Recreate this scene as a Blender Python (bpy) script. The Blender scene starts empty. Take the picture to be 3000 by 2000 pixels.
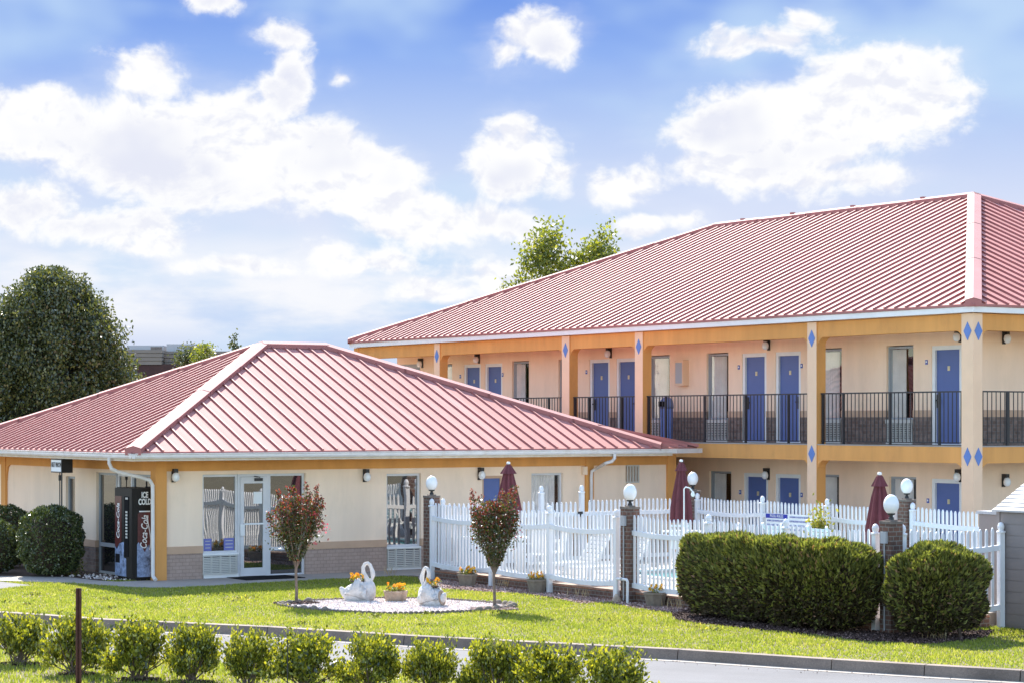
import bpy, math, random
import numpy as np
from mathutils import Vector, Matrix

# ------------------------------------------------------------------ scene, camera, sky, sun, exposure
SC = bpy.context.scene
COL = SC.collection
F, CU, HV, HC = 6500.0, 1500.0, 1231.0, 3.30      # focal length (px of a 3000 px wide frame), centre column, horizon row, eye height
EXPO = 1.5
SUN_EL = math.radians(42.0)
SUN_AZ = math.atan2(-0.193, 0.717)                # from +Y towards +X

cam_d = bpy.data.cameras.new('camera')
cam_d.sensor_width = 36.0
cam_d.lens = F / 3000.0 * 36.0
cam_d.shift_y = (HV - 1000.0) / 3000.0
cam_d.clip_start = 0.1
cam_d.clip_end = 20000.0
cam = bpy.data.objects.new('camera', cam_d)
cam.location = (0, 0, HC)
cam.rotation_euler = (math.pi / 2, 0, 0)
COL.objects.link(cam)
SC.camera = cam
SC.view_settings.view_transform = 'Standard'
SC.view_settings.look = 'None'
SC.view_settings.exposure = EXPO
SC.view_settings.gamma = 1.0

sun_d = bpy.data.lights.new('sun', 'SUN')
sun_d.energy = 4.2
sun_d.angle = math.radians(0.6)
sun_d.color = (1.0, 0.95, 0.87)
sun = bpy.data.objects.new('sun', sun_d)
sdir = Vector((math.sin(SUN_AZ) * math.cos(SUN_EL), math.cos(SUN_AZ) * math.cos(SUN_EL), math.sin(SUN_EL)))
sun.rotation_euler = (-sdir).to_track_quat('-Z', 'Y').to_euler()
sun.location = (0, 0, 60)
COL.objects.link(sun)

def srgb(r, g, b):
    f = lambda c: (c / 255.0) / 12.92 if c / 255.0 <= 0.04045 else ((c / 255.0 + 0.055) / 1.055) ** 2.4
    return (f(r), f(g), f(b))

class NT:
    """small helper for node trees"""
    def __init__(s, tree):
        s.t = tree; s.n = tree.nodes; s.l = tree.links
    def new(s, typ, **kw):
        n = s.n.new(typ)
        for k, v in kw.items():
            setattr(n, k, v)
        return n
    def set(s, sock, v):
        if hasattr(v, 'is_output'):
            s.l.new(v, sock)
        else:
            sock.default_value = v
    def math(s, op, a, b=0.0, c=None, clamp=False):
        n = s.new('ShaderNodeMath', operation=op); n.use_clamp = clamp
        s.set(n.inputs[0], a); s.set(n.inputs[1], b)
        if c is not None: s.set(n.inputs[2], c)
        return n.outputs[0]
    def vmath(s, op, a, b=None):
        n = s.new('ShaderNodeVectorMath', operation=op)
        s.set(n.inputs[0], a)
        if b is not None: s.set(n.inputs[1], b)
        return n.outputs['Value'] if op in ('LENGTH', 'DOT_PRODUCT', 'DISTANCE') else n.outputs[0]
    def comb(s, x, y, z):
        n = s.new('ShaderNodeCombineXYZ')
        s.set(n.inputs[0], x); s.set(n.inputs[1], y); s.set(n.inputs[2], z)
        return n.outputs[0]
    def sep(s, v):
        n = s.new('ShaderNodeSeparateXYZ'); s.set(n.inputs[0], v)
        return n.outputs
    def noise(s, vec, scale, detail=3.0, rough=0.5, dist=0.0, col=False):
        n = s.new('ShaderNodeTexNoise')
        if vec is not None: s.set(n.inputs['Vector'], vec)
        n.inputs['Scale'].default_value = scale; n.inputs['Detail'].default_value = detail
        n.inputs['Roughness'].default_value = rough; n.inputs['Distortion'].default_value = dist
        return n.outputs['Color'] if col else n.outputs['Fac']
    def mix(s, fac, a, b, typ='MIX'):
        n = s.new('ShaderNodeMix', data_type='RGBA', blend_type=typ)
        s.set(n.inputs[0], fac)
        s.set(n.inputs[6], a if hasattr(a, 'is_output') else (*a[:3], 1)); s.set(n.inputs[7], b if hasattr(b, 'is_output') else (*b[:3], 1))
        return n.outputs[2]
    def ramp(s, fac, stops, interp='LINEAR'):
        n = s.new('ShaderNodeValToRGB'); cr = n.color_ramp; cr.interpolation = interp
        while len(cr.elements) < len(stops): cr.elements.new(0.5)
        for e, (p, c) in zip(cr.elements, stops):
            e.position = p; e.color = (*c[:3], 1)
        s.set(n.inputs[0], fac)
        return n.outputs[0]
    def mapr(s, v, a, b, c, d, smooth=False):
        n = s.new('ShaderNodeMapRange'); n.interpolation_type = 'SMOOTHSTEP' if smooth else 'LINEAR'
        s.set(n.inputs[0], v)
        for i, q in enumerate((a, b, c, d)): n.inputs[i + 1].default_value = q
        return n.outputs[0]

def build_world():
    w = bpy.data.worlds.new('World'); SC.world = w; w.use_nodes = True
    t = NT(w.node_tree); t.n.clear()
    out = t.new('ShaderNodeOutputWorld'); bg = t.new('ShaderNodeBackground')
    t.l.new(bg.outputs[0], out.inputs[0])
    sky = t.new('ShaderNodeTexSky', sky_type='NISHITA')
    sky.sun_disc = False; sky.sun_elevation = SUN_EL; sky.sun_rotation = SUN_AZ % (2 * math.pi)
    sky.altitude = 100; sky.air_density = 1.0; sky.dust_density = 0.6; sky.ozone_density = 1.5
    geo = t.new('ShaderNodeTexCoord').outputs['Generated']
    d = t.vmath('NORMALIZE', geo)
    sx, sy, sz = t.sep(d)
    az = t.math('ARCTAN2', sx, sy)
    el = t.math('ARCSINE', sz)
    STR = 0.15
    k = 1.0 / (STR * 2 ** EXPO)
    S = lambda r, g, b, m=1.0: tuple(c * k * m for c in srgb(r, g, b))
    ELM = math.radians(12.0)
    grad = t.ramp(t.math('DIVIDE', el, ELM, clamp=True), [
        (0.0, S(214, 224, 246)), (0.20, S(202, 216, 247)), (0.30, S(238, 242, 253)), (0.45, S(216, 226, 250)), (0.62, S(186, 207, 247)),
        (0.78, S(146, 180, 243)), (0.92, S(112, 153, 234)), (1.0, S(96, 138, 228))])
    # large soft variation in the blue
    P = t.comb(az, el, 0.0)
    big = t.noise(t.comb(t.math('MULTIPLY', az, 9.0), t.math('MULTIPLY', el, 16.0), 3.3), 1.0, 3.0, 0.55)
    veil = t.mapr(big, 0.42, 0.70, 0.0, 0.85, True)
    base = t.mix(veil, grad, S(196, 222, 250))
    # cumulus: elliptical lobes in azimuth / elevation broken up by noise
    def ae(x, y):          # 2352-wide picture column/row of a cloud -> azimuth, elevation
        u, v = x * 1.27551, y * 1.27551
        return math.atan((u - CU) / F), math.atan((HV - v) / F)
    lobes = [(110, 300, 190, 80), (330, 345, 240, 105), (520, 330, 170, 110), (690, 370, 200, 100), (850, 410, 130, 85), (340, 180, 100, 55),
             (990, 500, 190, 62), (1130, 520, 150, 52), (640, 430, 300, 60),
             (655, 105, 62, 36), (665, 178, 62, 50), (640, 225, 60, 60), (780, 185, 34, 22), (480, 5, 60, 32),
             (1230, 85, 90, 56), (1165, 130, 60, 45), (1180, 375, 110, 75), (1280, 410, 60, 40), (1420, 425, 105, 38), (1180, 320, 75, 45),
             (1990, 250, 215, 110), (1800, 300, 240, 110), (1620, 300, 90, 58), (1690, 390, 170, 62), (1940, 420, 160, 42), (2100, 180, 90, 60), (1580, 380, 60, 50),
             (1760, 105, 160, 30), (1860, 55, 55, 34), (1690, 125, 80, 22),
             (765, 580, 70, 46), (880, 600, 70, 34), (820, 608, 120, 26), (1480, 515, 60, 22), (1580, 510, 60, 26),
             (200, 525, 230, 50), (60, 490, 140, 60), (330, 560, 120, 30), (560, 610, 160, 24), (1000, 670, 150, 34), (1130, 640, 120, 40)]
    PA = t.vmath('MULTIPLY', P, (1.0, 1.25, 1.0))
    wn = t.noise(PA, 16.0, 3.0, 0.5, 0.0, True)
    PW = t.vmath('ADD', PA, t.vmath('MULTIPLY', t.vmath('SUBTRACT', wn, (0.5, 0.5, 0.5)), (0.03, 0.03, 0.0)))
    n1 = t.noise(PW, 28.0, 12.0, 0.62)
    n1u = t.noise(t.vmath('ADD', PW, (-0.0014, 0.005, 0.0)), 28.0, 5.0, 0.55)
    n1s = t.noise(PW, 28.0, 5.0, 0.55)
    nc = t.noise(P, 30.0, 4.0, 0.6, 0.0, True)
    warp = t.vmath('MULTIPLY', t.vmath('SUBTRACT', nc, (0.5, 0.5, 0.5)), (0.022, 0.018, 0.0))
    Q = t.vmath('ADD', P, warp)
    tot = None
    low = None
    for (x, y, rx, ry) in lobes:
        a0, e0 = ae(x, y)
        ra, re = rx * 1.27551 / F * 1.12, ry * 1.27551 / F * 1.18
        v = t.vmath('MULTIPLY', t.vmath('SUBTRACT', Q, (a0, e0, 0.0)), (1.0 / ra, 1.0 / re, 0.0))
        sl = max(0.5, min(1.0, min(rx, ry) / 85.0))      # small puffs fall off gently so that the noise shapes them
        f = t.math('MULTIPLY', t.math('SUBTRACT', 1.0, t.vmath('LENGTH', v)), sl)
        tot = f if tot is None else t.math('SMOOTH_MAX', tot, f, 0.15)
    dens = t.math('ADD', t.math('MULTIPLY', tot, 1.5), t.math('MULTIPLY', t.math('SUBTRACT', n1, 0.475), 2.4))
    cov = t.mapr(dens, 0.0, 0.55, 0.0, 1.0, True)
    # general faint cloud low down and all round the rest of the sky
    n2 = t.noise(t.vmath('MULTIPLY', d, (1.0, 1.0, 2.4)), 3.2, 7.0, 0.6)
    elsewhere = t.math('MULTIPLY', t.mapr(n2, 0.55, 0.7, 0.0, 0.9, True), t.mapr(el, 0.19, 0.32, 0.0, 1.0, True))
    n3 = t.noise(t.vmath('MULTIPLY', P, (1.0, 3.2, 1.0)), 14.0, 6.0, 0.55)
    haze = t.math('MULTIPLY', t.mapr(n3, 0.36, 0.62, 0.0, 0.95, True), t.mapr(el, 0.066, 0.088, 1.0, 0.0, True))
    haze = t.math('MULTIPLY', haze, t.mapr(el, 0.032, 0.05, 0.25, 1.0, True))
    relief = t.mapr(t.math('SUBTRACT', n1u, n1s), -0.02, 0.10, 0.0, 0.6, True)
    shade_n = t.noise(t.vmath('ADD', PA, (0.0, -0.012, 0.0)), 15.0, 3.0, 0.5)
    deep = t.math('MULTIPLY', t.mapr(shade_n, 0.44, 0.64, 0.0, 0.8, True), t.mapr(dens, 0.35, 1.0, 0.0, 1.0, True))
    shade = t.math('MAXIMUM', relief, deep)
    ccol = t.mix(shade, S(255, 255, 255, 1.02), S(224, 228, 246))
    c = t.mix(haze, base, S(250, 251, 255))
    soft = t.math('ADD', tot, t.math('MULTIPLY', t.math('SUBTRACT', n3, 0.5), 1.6))
    c = t.mix(t.mapr(soft, -0.35, 0.7, 0.0, 0.42, True), c, S(232, 239, 254))
    c = t.mix(cov, c, ccol)
    nish = t.mix(elsewhere, sky.outputs[0], tuple(4.5 for _ in range(3)))
    c = t.mix(t.mapr(el, 0.20, 0.45, 0.0, 1.0, True), c, nish)
    # behind the viewer and below the horizon: the sky texture alone
    c = t.mix(t.mapr(sy, 0.35, 0.75, 0.0, 1.0, True), nish, c)
    t.l.new(c, bg.inputs['Color'])
    bg.inputs['Strength'].default_value = STR
build_world()

# ------------------------------------------------------------------ frames and projection
Bv = Vector((0.8374, 0.5465)); Av = Vector((-0.5465, 0.8374))      # the two directions every wall here follows
ROT = math.atan2(0.5465, 0.8374)

class Frame:
    def __init__(s, o): s.o = Vector(o[:2])
    def w(s, x, y, z=0.0):
        p = s.o + Bv * x + Av * y
        return Vector((p.x, p.y, z))
    def loc(s, X, Y):
        d = Vector((X, Y)) - s.o
        return d.dot(Bv), d.dot(Av)
    def y_at(s, u, x):      # y of the wall point on plane x seen in column u
        r = (u - CU) / F; o = s.o + Bv * x
        return (r * o.y - o.x) / (Av.x - r * Av.y)
    def x_at(s, u, y):
        r = (u - CU) / F; o = s.o + Av * y
        return (r * o.y - o.x) / (Bv.x - r * Bv.y)
def gp(u, v, z=0.0):        # point of the level z seen at column u, row v
    Y = (HC - z) * F / (v - HV)
    return Vector(((u - CU) / F * Y, Y, z))
def at(u, Y, z=0.0): return Vector(((u - CU) / F * Y, Y, z))

SITE = Frame((-1.656, 46.2)); MOT = Frame((9.45, 45.45)); OFF = Frame((-7.31, 45.5))
RNG = np.random.default_rng(7)
random.seed(11)

# ------------------------------------------------------------------ mesh helpers
class MB:
    def __init__(s): s.v = []; s.f = []; s.m = []
    def quad(s, pts, m=0):
        i = len(s.v); s.v += [tuple(p) for p in pts]; s.f.append(tuple(range(i, i + len(pts)))); s.m.append(m); return s
    def box(s, x0, x1, y0, y1, z0, z1, m=0):
        if x0 > x1: x0, x1 = x1, x0
        if y0 > y1: y0, y1 = y1, y0
        i = len(s.v)
        s.v += [(x0, y0, z0), (x1, y0, z0), (x1, y1, z0), (x0, y1, z0), (x0, y0, z1), (x1, y0, z1), (x1, y1, z1), (x0, y1, z1)]
        mm = m if isinstance(m, (list, tuple)) else [m] * 6      # order: bottom, top, -y, +x, +y, -x
        for k, q in enumerate(((3, 2, 1, 0), (4, 5, 6, 7), (0, 1, 5, 4), (1, 2, 6, 5), (2, 3, 7, 6), (3, 0, 4, 7))):
            s.f.append(tuple(i + j for j in q)); s.m.append(mm[k])
        return s
    def bar(s, p0, p1, w, h, m=0, up=(0, 0, 1), lift=0.0):
        p0 = Vector(p0); p1 = Vector(p1); t = (p1 - p0).normalized(); up = Vector(up)
        sd = t.cross(up).normalized(); n = sd.cross(t).normalized()
        i = len(s.v)
        for p in (p0, p1):
            for a, b in ((-1, 0), (1, 0), (1, 1), (-1, 1)):
                s.v.append(tuple(p + sd * (a * w / 2) + n * (b * h + lift)))
        for q in ((0, 1, 2, 3), (7, 6, 5, 4), (0, 4, 5, 1), (1, 5, 6, 2), (2, 6, 7, 3), (3, 7, 4, 0)):
            s.f.append(tuple(i + j for j in q)); s.m.append(m)
        return s
    def prism(s, poly, z0, z1, m=0, mt=None):
        n = len(poly); i = len(s.v)
        s.v += [(p[0], p[1], z0) for p in poly] + [(p[0], p[1], z1) for p in poly]
        s.f.append(tuple(i + k for k in reversed(range(n)))); s.m.append(m)
        s.f.append(tuple(i + n + k for k in range(n))); s.m.append(m if mt is None else mt)
        for k in range(n):
            k2 = (k + 1) % n
            s.f.append((i + k, i + k2, i + n + k2, i + n + k)); s.m.append(m)
        return s
    def prism_y(s, poly, y0, y1, m=0):      # polygon in x,z extruded along y
        n = len(poly); i = len(s.v)
        s.v += [(p[0], y0, p[1]) for p in poly] + [(p[0], y1, p[1]) for p in poly]
        s.f.append(tuple(i + k for k in range(n))); s.m.append(m)
        s.f.append(tuple(i + n + k for k in reversed(range(n)))); s.m.append(m)
        for k in range(n):
            k2 = (k + 1) % n
            s.f.append((i + k2, i + k, i + n + k, i + n + k2)); s.m.append(m)
        return s
    def prism_x(s, poly, x0, x1, m=0):      # polygon in y,z extruded along x
        n = len(poly); i = len(s.v)
        s.v += [(x0, p[0], p[1]) for p in poly] + [(x1, p[0], p[1]) for p in poly]
        s.f.append(tuple(i + k for k in reversed(range(n)))); s.m.append(m)
        s.f.append(tuple(i + n + k for k in range(n))); s.m.append(m)
        for k in range(n):
            k2 = (k + 1) % n
            s.f.append((i + k, i + k2, i + n + k2, i + n + k)); s.m.append(m)
        return s
    def lathe(s, prof, n=16, c=(0, 0, 0), m=0, sx=1.0, sy=1.0, ph=0.0, ripple=0.0, rn=8):
        i = len(s.v)
        for (r, z) in prof:
            for k in range(n):
                a = 2 * math.pi * k / n + ph
                rr = r * (1 + ripple * math.cos(rn * a))
                s.v.append((c[0] + rr * math.cos(a) * sx, c[1] + rr * math.sin(a) * sy, c[2] + z))
        for j in range(len(prof) - 1):
            for k in range(n):
                k2 = (k + 1) % n
                s.f.append((i + j * n + k, i + j * n + k2, i + (j + 1) * n + k2, i + (j + 1) * n + k)); s.m.append(m)
        s.f.append(tuple(i + k for k in reversed(range(n)))); s.m.append(m)
        s.f.append(tuple(i + (len(prof) - 1) * n + k for k in range(n))); s.m.append(m)
        return s
    def tube(s, pts, r, n=8, m=0):
        pts = [Vector(p) for p in pts]; N = len(pts)
        rs = r if isinstance(r, (list, tuple)) else [r] * N
        i = len(s.v); prev = None
        for k, p in enumerate(pts):
            t = (pts[min(k + 1, N - 1)] - pts[max(k - 1, 0)]).normalized()
            if prev is None:
                a = Vector((0, 0, 1)) if abs(t.z) < 0.9 else Vector((1, 0, 0))
                sd = t.cross(a).normalized()
            else:
                sd = (prev - t * prev.dot(t)).normalized()
            prev = sd; n2 = t.cross(sd)
            for q in range(n):
                an = 2 * math.pi * q / n
                s.v.append(tuple(p + (sd * math.cos(an) + n2 * math.sin(an)) * rs[k]))
        for k in range(N - 1):
            for q in range(n):
                q2 = (q + 1) % n
                s.f.append((i + k * n + q, i + k * n + q2, i + (k + 1) * n + q2, i + (k + 1) * n + q)); s.m.append(m)
        s.f.append(tuple(i + q for q in reversed(range(n)))); s.m.append(m)
        s.f.append(tuple(i + (N - 1) * n + q for q in range(n))); s.m.append(m)
        return s
    def build(s, name, mats, parent=None, loc=(0, 0, 0), rz=0.0, smooth=False, bevel=0.0):
        me = bpy.data.meshes.new(name); me.from_pydata(s.v, [], s.f)
        for mt in (mats if isinstance(mats, (list, tuple)) else [mats]): me.materials.append(mt)
        me.polygons.foreach_set('material_index', s.m)
        if smooth: me.polygons.foreach_set('use_smooth', [True] * len(s.f))
        me.update()
        o = bpy.data.objects.new(name, me); COL.objects.link(o)
        o.location = loc; o.rotation_euler = (0, 0, rz)
        if parent is not None: o.parent = parent
        if bevel > 0:
            b = o.modifiers.new('bevel', 'BEVEL'); b.width = bevel; b.segments = 2; b.limit_method = 'ANGLE'
        return o

def tag(o, label=None, cat=None, group=None, kind=None):
    if label: o['label'] = label
    if cat: o['category'] = cat
    if group: o['group'] = group
    if kind: o['kind'] = kind
    return o
def thing(name, label, cat, loc=(0, 0, 0), rz=0.0, group=None):
    o = bpy.data.objects.new(name, None); COL.objects.link(o)
    o.empty_display_size = 0.2
    o.location = loc; o.rotation_euler = (0, 0, rz)
    return tag(o, label, cat, group)
def dup(o, parent=None):
    c = o.copy(); COL.objects.link(c); c.parent = parent
    for ch in list(o.children): dup(ch, c)
    return c
def text(name, body, size, m, parent, loc, rot, shear=0.0, ext=0.0015, align='CENTER', bold=0.0, sx=1.0):
    cu = bpy.data.curves.new(name, 'FONT'); cu.body = body; cu.size = size; cu.extrude = ext; cu.shear = shear
    cu.align_x = align; cu.align_y = 'CENTER'; cu.offset = bold; cu.space_line = 0.85
    cu.materials.append(m)
    tmp = bpy.data.objects.new('tmp', cu); COL.objects.link(tmp)
    bpy.context.view_layer.update()
    me = bpy.data.meshes.new_from_object(tmp.evaluated_get(bpy.context.evaluated_depsgraph_get()))
    bpy.data.objects.remove(tmp)
    o = bpy.data.objects.new(name, me); COL.objects.link(o)
    o.location = loc; o.rotation_euler = rot; o.scale = (sx, 1, 1); o.parent = parent
    return o

def np_mesh(name, V, nper, mats, midx=None, parent=None, loc=(0, 0, 0), smooth=False):
    """V: (N, nper, 3) array, one face each"""
    N = V.shape[0]
    me = bpy.data.meshes.new(name)
    me.vertices.add(N * nper); me.vertices.foreach_set('co', V.astype(np.float32).ravel())
    me.loops.add(N * nper); me.loops.foreach_set('vertex_index', np.arange(N * nper, dtype=np.int32))
    me.polygons.add(N); me.polygons.foreach_set('loop_start', np.arange(0, N * nper, nper, dtype=np.int32))
    for mt in (mats if isinstance(mats, (list, tuple)) else [mats]): me.materials.append(mt)
    if midx is not None: me.polygons.foreach_set('material_index', midx.astype(np.int32))
    me.update(calc_edges=True)
    o = bpy.data.objects.new(name, me); COL.objects.link(o); o.location = loc
    if parent is not None: o.parent = parent
    return o
def unit(a): return a / np.maximum(np.linalg.norm(a, axis=1, keepdims=True), 1e-9)
def leaf_quads(P, size, aspect=0.5, up=0.0, T=None, spread=1.0):
    """diamond leaves at P; T: preferred direction of the leaf axis"""
    N = len(P)
    t = RNG.normal(size=(N, 3))
    if T is not None: t = unit(t) * spread + T
    t[:, 2] += up
    t = unit(t)
    s = unit(np.cross(t, RNG.normal(size=(N, 3))))
    L = (size * RNG.uniform(0.65, 1.3, N))[:, None]
    return np.stack([P - t * L * 0.5, P + s * L * aspect * 0.5 - t * L * 0.05, P + t * L * 0.5, P - s * L * aspect * 0.5 - t * L * 0.05], axis=1)
def in_poly(px, py, poly):
    r = np.zeros(len(px), bool); n = len(poly); j = n - 1
    for i in range(n):
        xi, yi = poly[i][0], poly[i][1]; xj, yj = poly[j][0], poly[j][1]
        c = ((yi > py) != (yj > py)) & (px < (xj - xi) * (py - yi) / ((yj - yi) if yj != yi else 1e-9) + xi)
        r ^= c; j = i
    return r

# ------------------------------------------------------------------ materials
def mat(name, col, rough=0.6, spec=0.5, var=0.12, scale=6.0, bump=0.0, bscale=40.0, metal=0.0, dirt=None, coat=0.0, streak=False, emit=None):
    m = bpy.data.materials.new(name); m.use_nodes = True
    t = NT(m.node_tree); b = t.n['Principled BSDF']
    co = t.new('ShaderNodeTexCoord').outputs['Object']
    v = co
    if streak: v = t.vmath('MULTIPLY', co, (1.0, 1.0, 0.12))
    nz = t.noise(v, scale, 5.0, 0.6)
    lo = tuple(c * (1 - var) for c in col); hi = tuple(min(1, c * (1 + var)) for c in col)
    c = t.ramp(nz, [(0.3, lo), (0.7, hi)])
    if dirt is not None:
        nd = t.noise(t.vmath('MULTIPLY', co, (1.0, 1.0, 0.5)), scale * 0.7, 6.0, 0.7)
        c = t.mix(t.mapr(nd, 0.52, 0.72, 0.0, dirt[1]), c, dirt[0])
    t.l.new(c, b.inputs['Base Color'])
    b.inputs['Roughness'].default_value = rough
    b.inputs['Specular IOR Level'].default_value = spec
    b.inputs['Metallic'].default_value = metal
    b.inputs['Coat Weight'].default_value = coat
    if bump > 0:
        bp = t.new('ShaderNodeBump'); bp.inputs['Strength'].default_value = bump; bp.inputs['Distance'].default_value = 0.02
        t.l.new(t.noise(co, bscale, 4.0, 0.6), bp.inputs['Height']); t.l.new(bp.outputs[0], b.inputs['Normal'])
    return m
def brick_mat(name, c1, c2, mortar, bw=0.17, bh=0.075, ms=0.008, bump=0.5, rough=0.85, var=0.35):
    m = bpy.data.materials.new(name); m.use_nodes = True
    t = NT(m.node_tree); b = t.n['Principled BSDF']
    co = t.new('ShaderNodeTexCoord').outputs['Object']
    x, y, z = t.sep(co)
    v = t.comb(t.math('ADD', x, y), z, 0.0)
    br = t.new('ShaderNodeTexBrick'); t.l.new(v, br.inputs['Vector'])
    br.inputs['Scale'].default_value = 1.0; br.inputs['Brick Width'].default_value = bw; br.inputs['Row Height'].default_value = bh
    br.inputs['Mortar Size'].default_value = ms; br.inputs['Color1'].default_value = (*c1, 1); br.inputs['Color2'].default_value = (*c2, 1)
    br.inputs['Mortar'].default_value = (*mortar, 1); br.inputs['Mortar Smooth'].default_value = 0.2
    nz = t.noise(co, 9.0, 4.0, 0.65)
    c = t.mix(1.0, br.outputs['Color'], t.ramp(nz, [(0.25, (1 - var,) * 3), (0.75, (1 + var * 0.5,) * 3)]), 'MULTIPLY')
    t.l.new(c, b.inputs['Base Color']); b.inputs['Roughness'].default_value = rough; b.inputs['Specular IOR Level'].default_value = 0.25
    bp = t.new('ShaderNodeBump'); bp.inputs['Strength'].default_value = bump; bp.inputs['Distance'].default_value = 0.01
    t.l.new(t.math('SUBTRACT', 1.0, br.outputs['Fac']), bp.inputs['Height']); t.l.new(bp.outputs[0], b.inputs['Normal'])
    return m
def leaf_mat(name, stops, trans=0.35, rough=0.42, spec=0.5, tint=(1.25, 1.35, 0.55), gloss=0.0, patch=False):
    m = bpy.data.materials.new(name); m.use_nodes = True
    t = NT(m.node_tree); b = t.n['Principled BSDF']; out = t.n['Material Output']
    rnd = t.new('ShaderNodeNewGeometry').outputs['Random Per Island']
    c = t.ramp(rnd, stops)
    if patch:      # worn, dry and lush patches of the lawn
        co = t.new('ShaderNodeTexCoord').outputs['Object']
        c = t.mix(1.0, c, t.ramp(t.noise(co, 0.75, 5.0, 0.65), [(0.3, (0.72, 0.80, 0.75)), (0.5, (1, 1, 1)), (0.7, (1.16, 1.06, 1.1))]), 'MULTIPLY')
        c = t.mix(t.mapr(t.noise(co, 1.9, 6.0, 0.7), 0.60, 0.74, 0.0, 0.35, True), c, (0.38, 0.34, 0.14))
    t.l.new(c, b.inputs['Base Color']); b.inputs['Roughness'].default_value = rough; b.inputs['Specular IOR Level'].default_value = spec
    b.inputs['Coat Weight'].default_value = gloss; b.inputs['Coat Roughness'].default_value = 0.22
    tr = t.new('ShaderNodeBsdfTranslucent')
    t.l.new(t.mix(1.0, c, tint, 'MULTIPLY'), tr.inputs['Color'])
    mx = t.new('ShaderNodeMixShader'); mx.inputs[0].default_value = trans
    t.l.new(b.outputs[0], mx.inputs[1]); t.l.new(tr.outputs[0], mx.inputs[2]); t.l.new(mx.outputs[0], out.inputs[0])
    return m
def glass_mat(name, tint=(0.02, 0.022, 0.025), refl=0.3, clear=False, wave=0.02, wscale=1.4):
    m = bpy.data.materials.new(name); m.use_nodes = True
    t = NT(m.node_tree); t.n.remove(t.n['Principled BSDF']); out = t.n['Material Output']
    a = t.new('ShaderNodeBsdfTransparent') if clear else t.new('ShaderNodeBsdfDiffuse')
    a.inputs[0].default_value = (0.96, 0.96, 0.96, 1) if clear else (*tint, 1)
    g = t.new('ShaderNodeBsdfGlossy'); g.inputs['Roughness'].default_value = 0.015; g.inputs[0].default_value = (1, 1, 1, 1)
    co = t.new('ShaderNodeTexCoord').outputs['Object']
    bp = t.new('ShaderNodeBump'); bp.inputs['Strength'].default_value = 1.0; bp.inputs['Distance'].default_value = wave
    t.l.new(t.noise(co, wscale, 1.0, 0.4), bp.inputs['Height']); t.l.new(bp.outputs[0], g.inputs['Normal'])
    fr = t.new('ShaderNodeFresnel'); fr.inputs['IOR'].default_value = 1.5
    mx = t.new('ShaderNodeMixShader'); bf = t.new('ShaderNodeNewGeometry').outputs['Backfacing']; t.l.new(t.math('MULTIPLY', t.math('ADD', fr.outputs[0], refl, clamp=True), t.math('SUBTRACT', 1.0, bf)), mx.inputs[0])
    t.l.new(a.outputs[0], mx.inputs[1]); t.l.new(g.outputs[0], mx.inputs[2]); t.l.new(mx.outputs[0], out.inputs[0])
    return m
def road_mat(name, base, spots=0.25, scale=120.0, blot=(0.8, 1.15), rough=0.85, lanes=False):
    m = bpy.data.materials.new(name); m.use_nodes = True
    t = NT(m.node_tree); b = t.n['Principled BSDF']
    co = t.new('ShaderNodeTexCoord').outputs['Object']
    fine = t.noise(co, scale, 3.0, 0.7); big = t.noise(co, 0.9, 5.0, 0.6)
    c = t.ramp(fine, [(0.3, tuple(k * (1 - spots) for k in base)), (0.7, tuple(k * (1 + spots) for k in base))])
    c = t.mix(1.0, c, t.ramp(big, [(0.3, (blot[0],) * 3), (0.7, (blot[1],) * 3)]), 'MULTIPLY')
    if lanes:
        x, y, z = t.sep(co)
        q = t.math('ADD', t.math('MULTIPLY', x, 0.5), y)          # across the drive
        ln = t.noise(t.comb(t.math('MULTIPLY', x, 0.12), q, 0.0), 1.1, 4.0, 0.6)
        c = t.mix(1.0, c, t.ramp(ln, [(0.32, (0.84, 0.84, 0.84)), (0.68, (1.12, 1.11, 1.10))]), 'MULTIPLY')
    t.l.new(c, b.inputs['Base Color']); b.inputs['Roughness'].default_value = rough
    bp = t.new('ShaderNodeBump'); bp.inputs['Strength'].default_value = 0.4; bp.inputs['Distance'].default_value = 0.01
    t.l.new(fine, bp.inputs['Height']); t.l.new(bp.outputs[0], b.inputs['Normal'])
    return m

M = {}
M['roof'] = mat('red_metal', (0.52, 0.245, 0.215), 0.64, 0.08, 0.06, 0.6, metal=0.0, dirt=((0.56, 0.295, 0.265), 0.5))
def panel_tone(m, pitch):
    t = NT(m.node_tree); b = t.n['Principled BSDF']; src = b.inputs['Base Color'].links[0].from_socket
    tc = t.new('ShaderNodeTexCoord'); nx, ny, nz = t.sep(tc.outputs['Normal']); x, y, z = t.sep(tc.outputs['Object'])
    alongx = t.math('GREATER_THAN', t.math('ABSOLUTE', nx), t.math('ABSOLUTE', ny))
    q = t.math('ADD', t.math('MULTIPLY', y, alongx), t.math('MULTIPLY', x, t.math('SUBTRACT', 1.0, alongx)))
    w = t.new('ShaderNodeTexWhiteNoise', noise_dimensions='1D'); t.l.new(t.math('FLOOR', t.math('DIVIDE', q, pitch)), w.inputs['W'])
    st = t.noise(t.comb(t.math('MULTIPLY', q, 9.0), t.math('MULTIPLY', z, 0.7), 0.0), 1.0, 4.0, 0.6)
    c = t.mix(1.0, src, t.ramp(w.outputs['Value'], [(0.0, (0.90, 0.89, 0.89)), (1.0, (1.07, 1.06, 1.06))]), 'MULTIPLY')
    c = t.mix(1.0, c, t.ramp(st, [(0.3, (0.90, 0.87, 0.86)), (0.65, (1.06, 1.06, 1.06))]), 'MULTIPLY')
    t.l.new(c, b.inputs['Base Color'])
panel_tone(M['roof'], 0.327)
M['rib'] = mat('red_metal_seam', (0.38, 0.14, 0.125), 0.55, 0.4, 0.10, 2.0)
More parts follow.
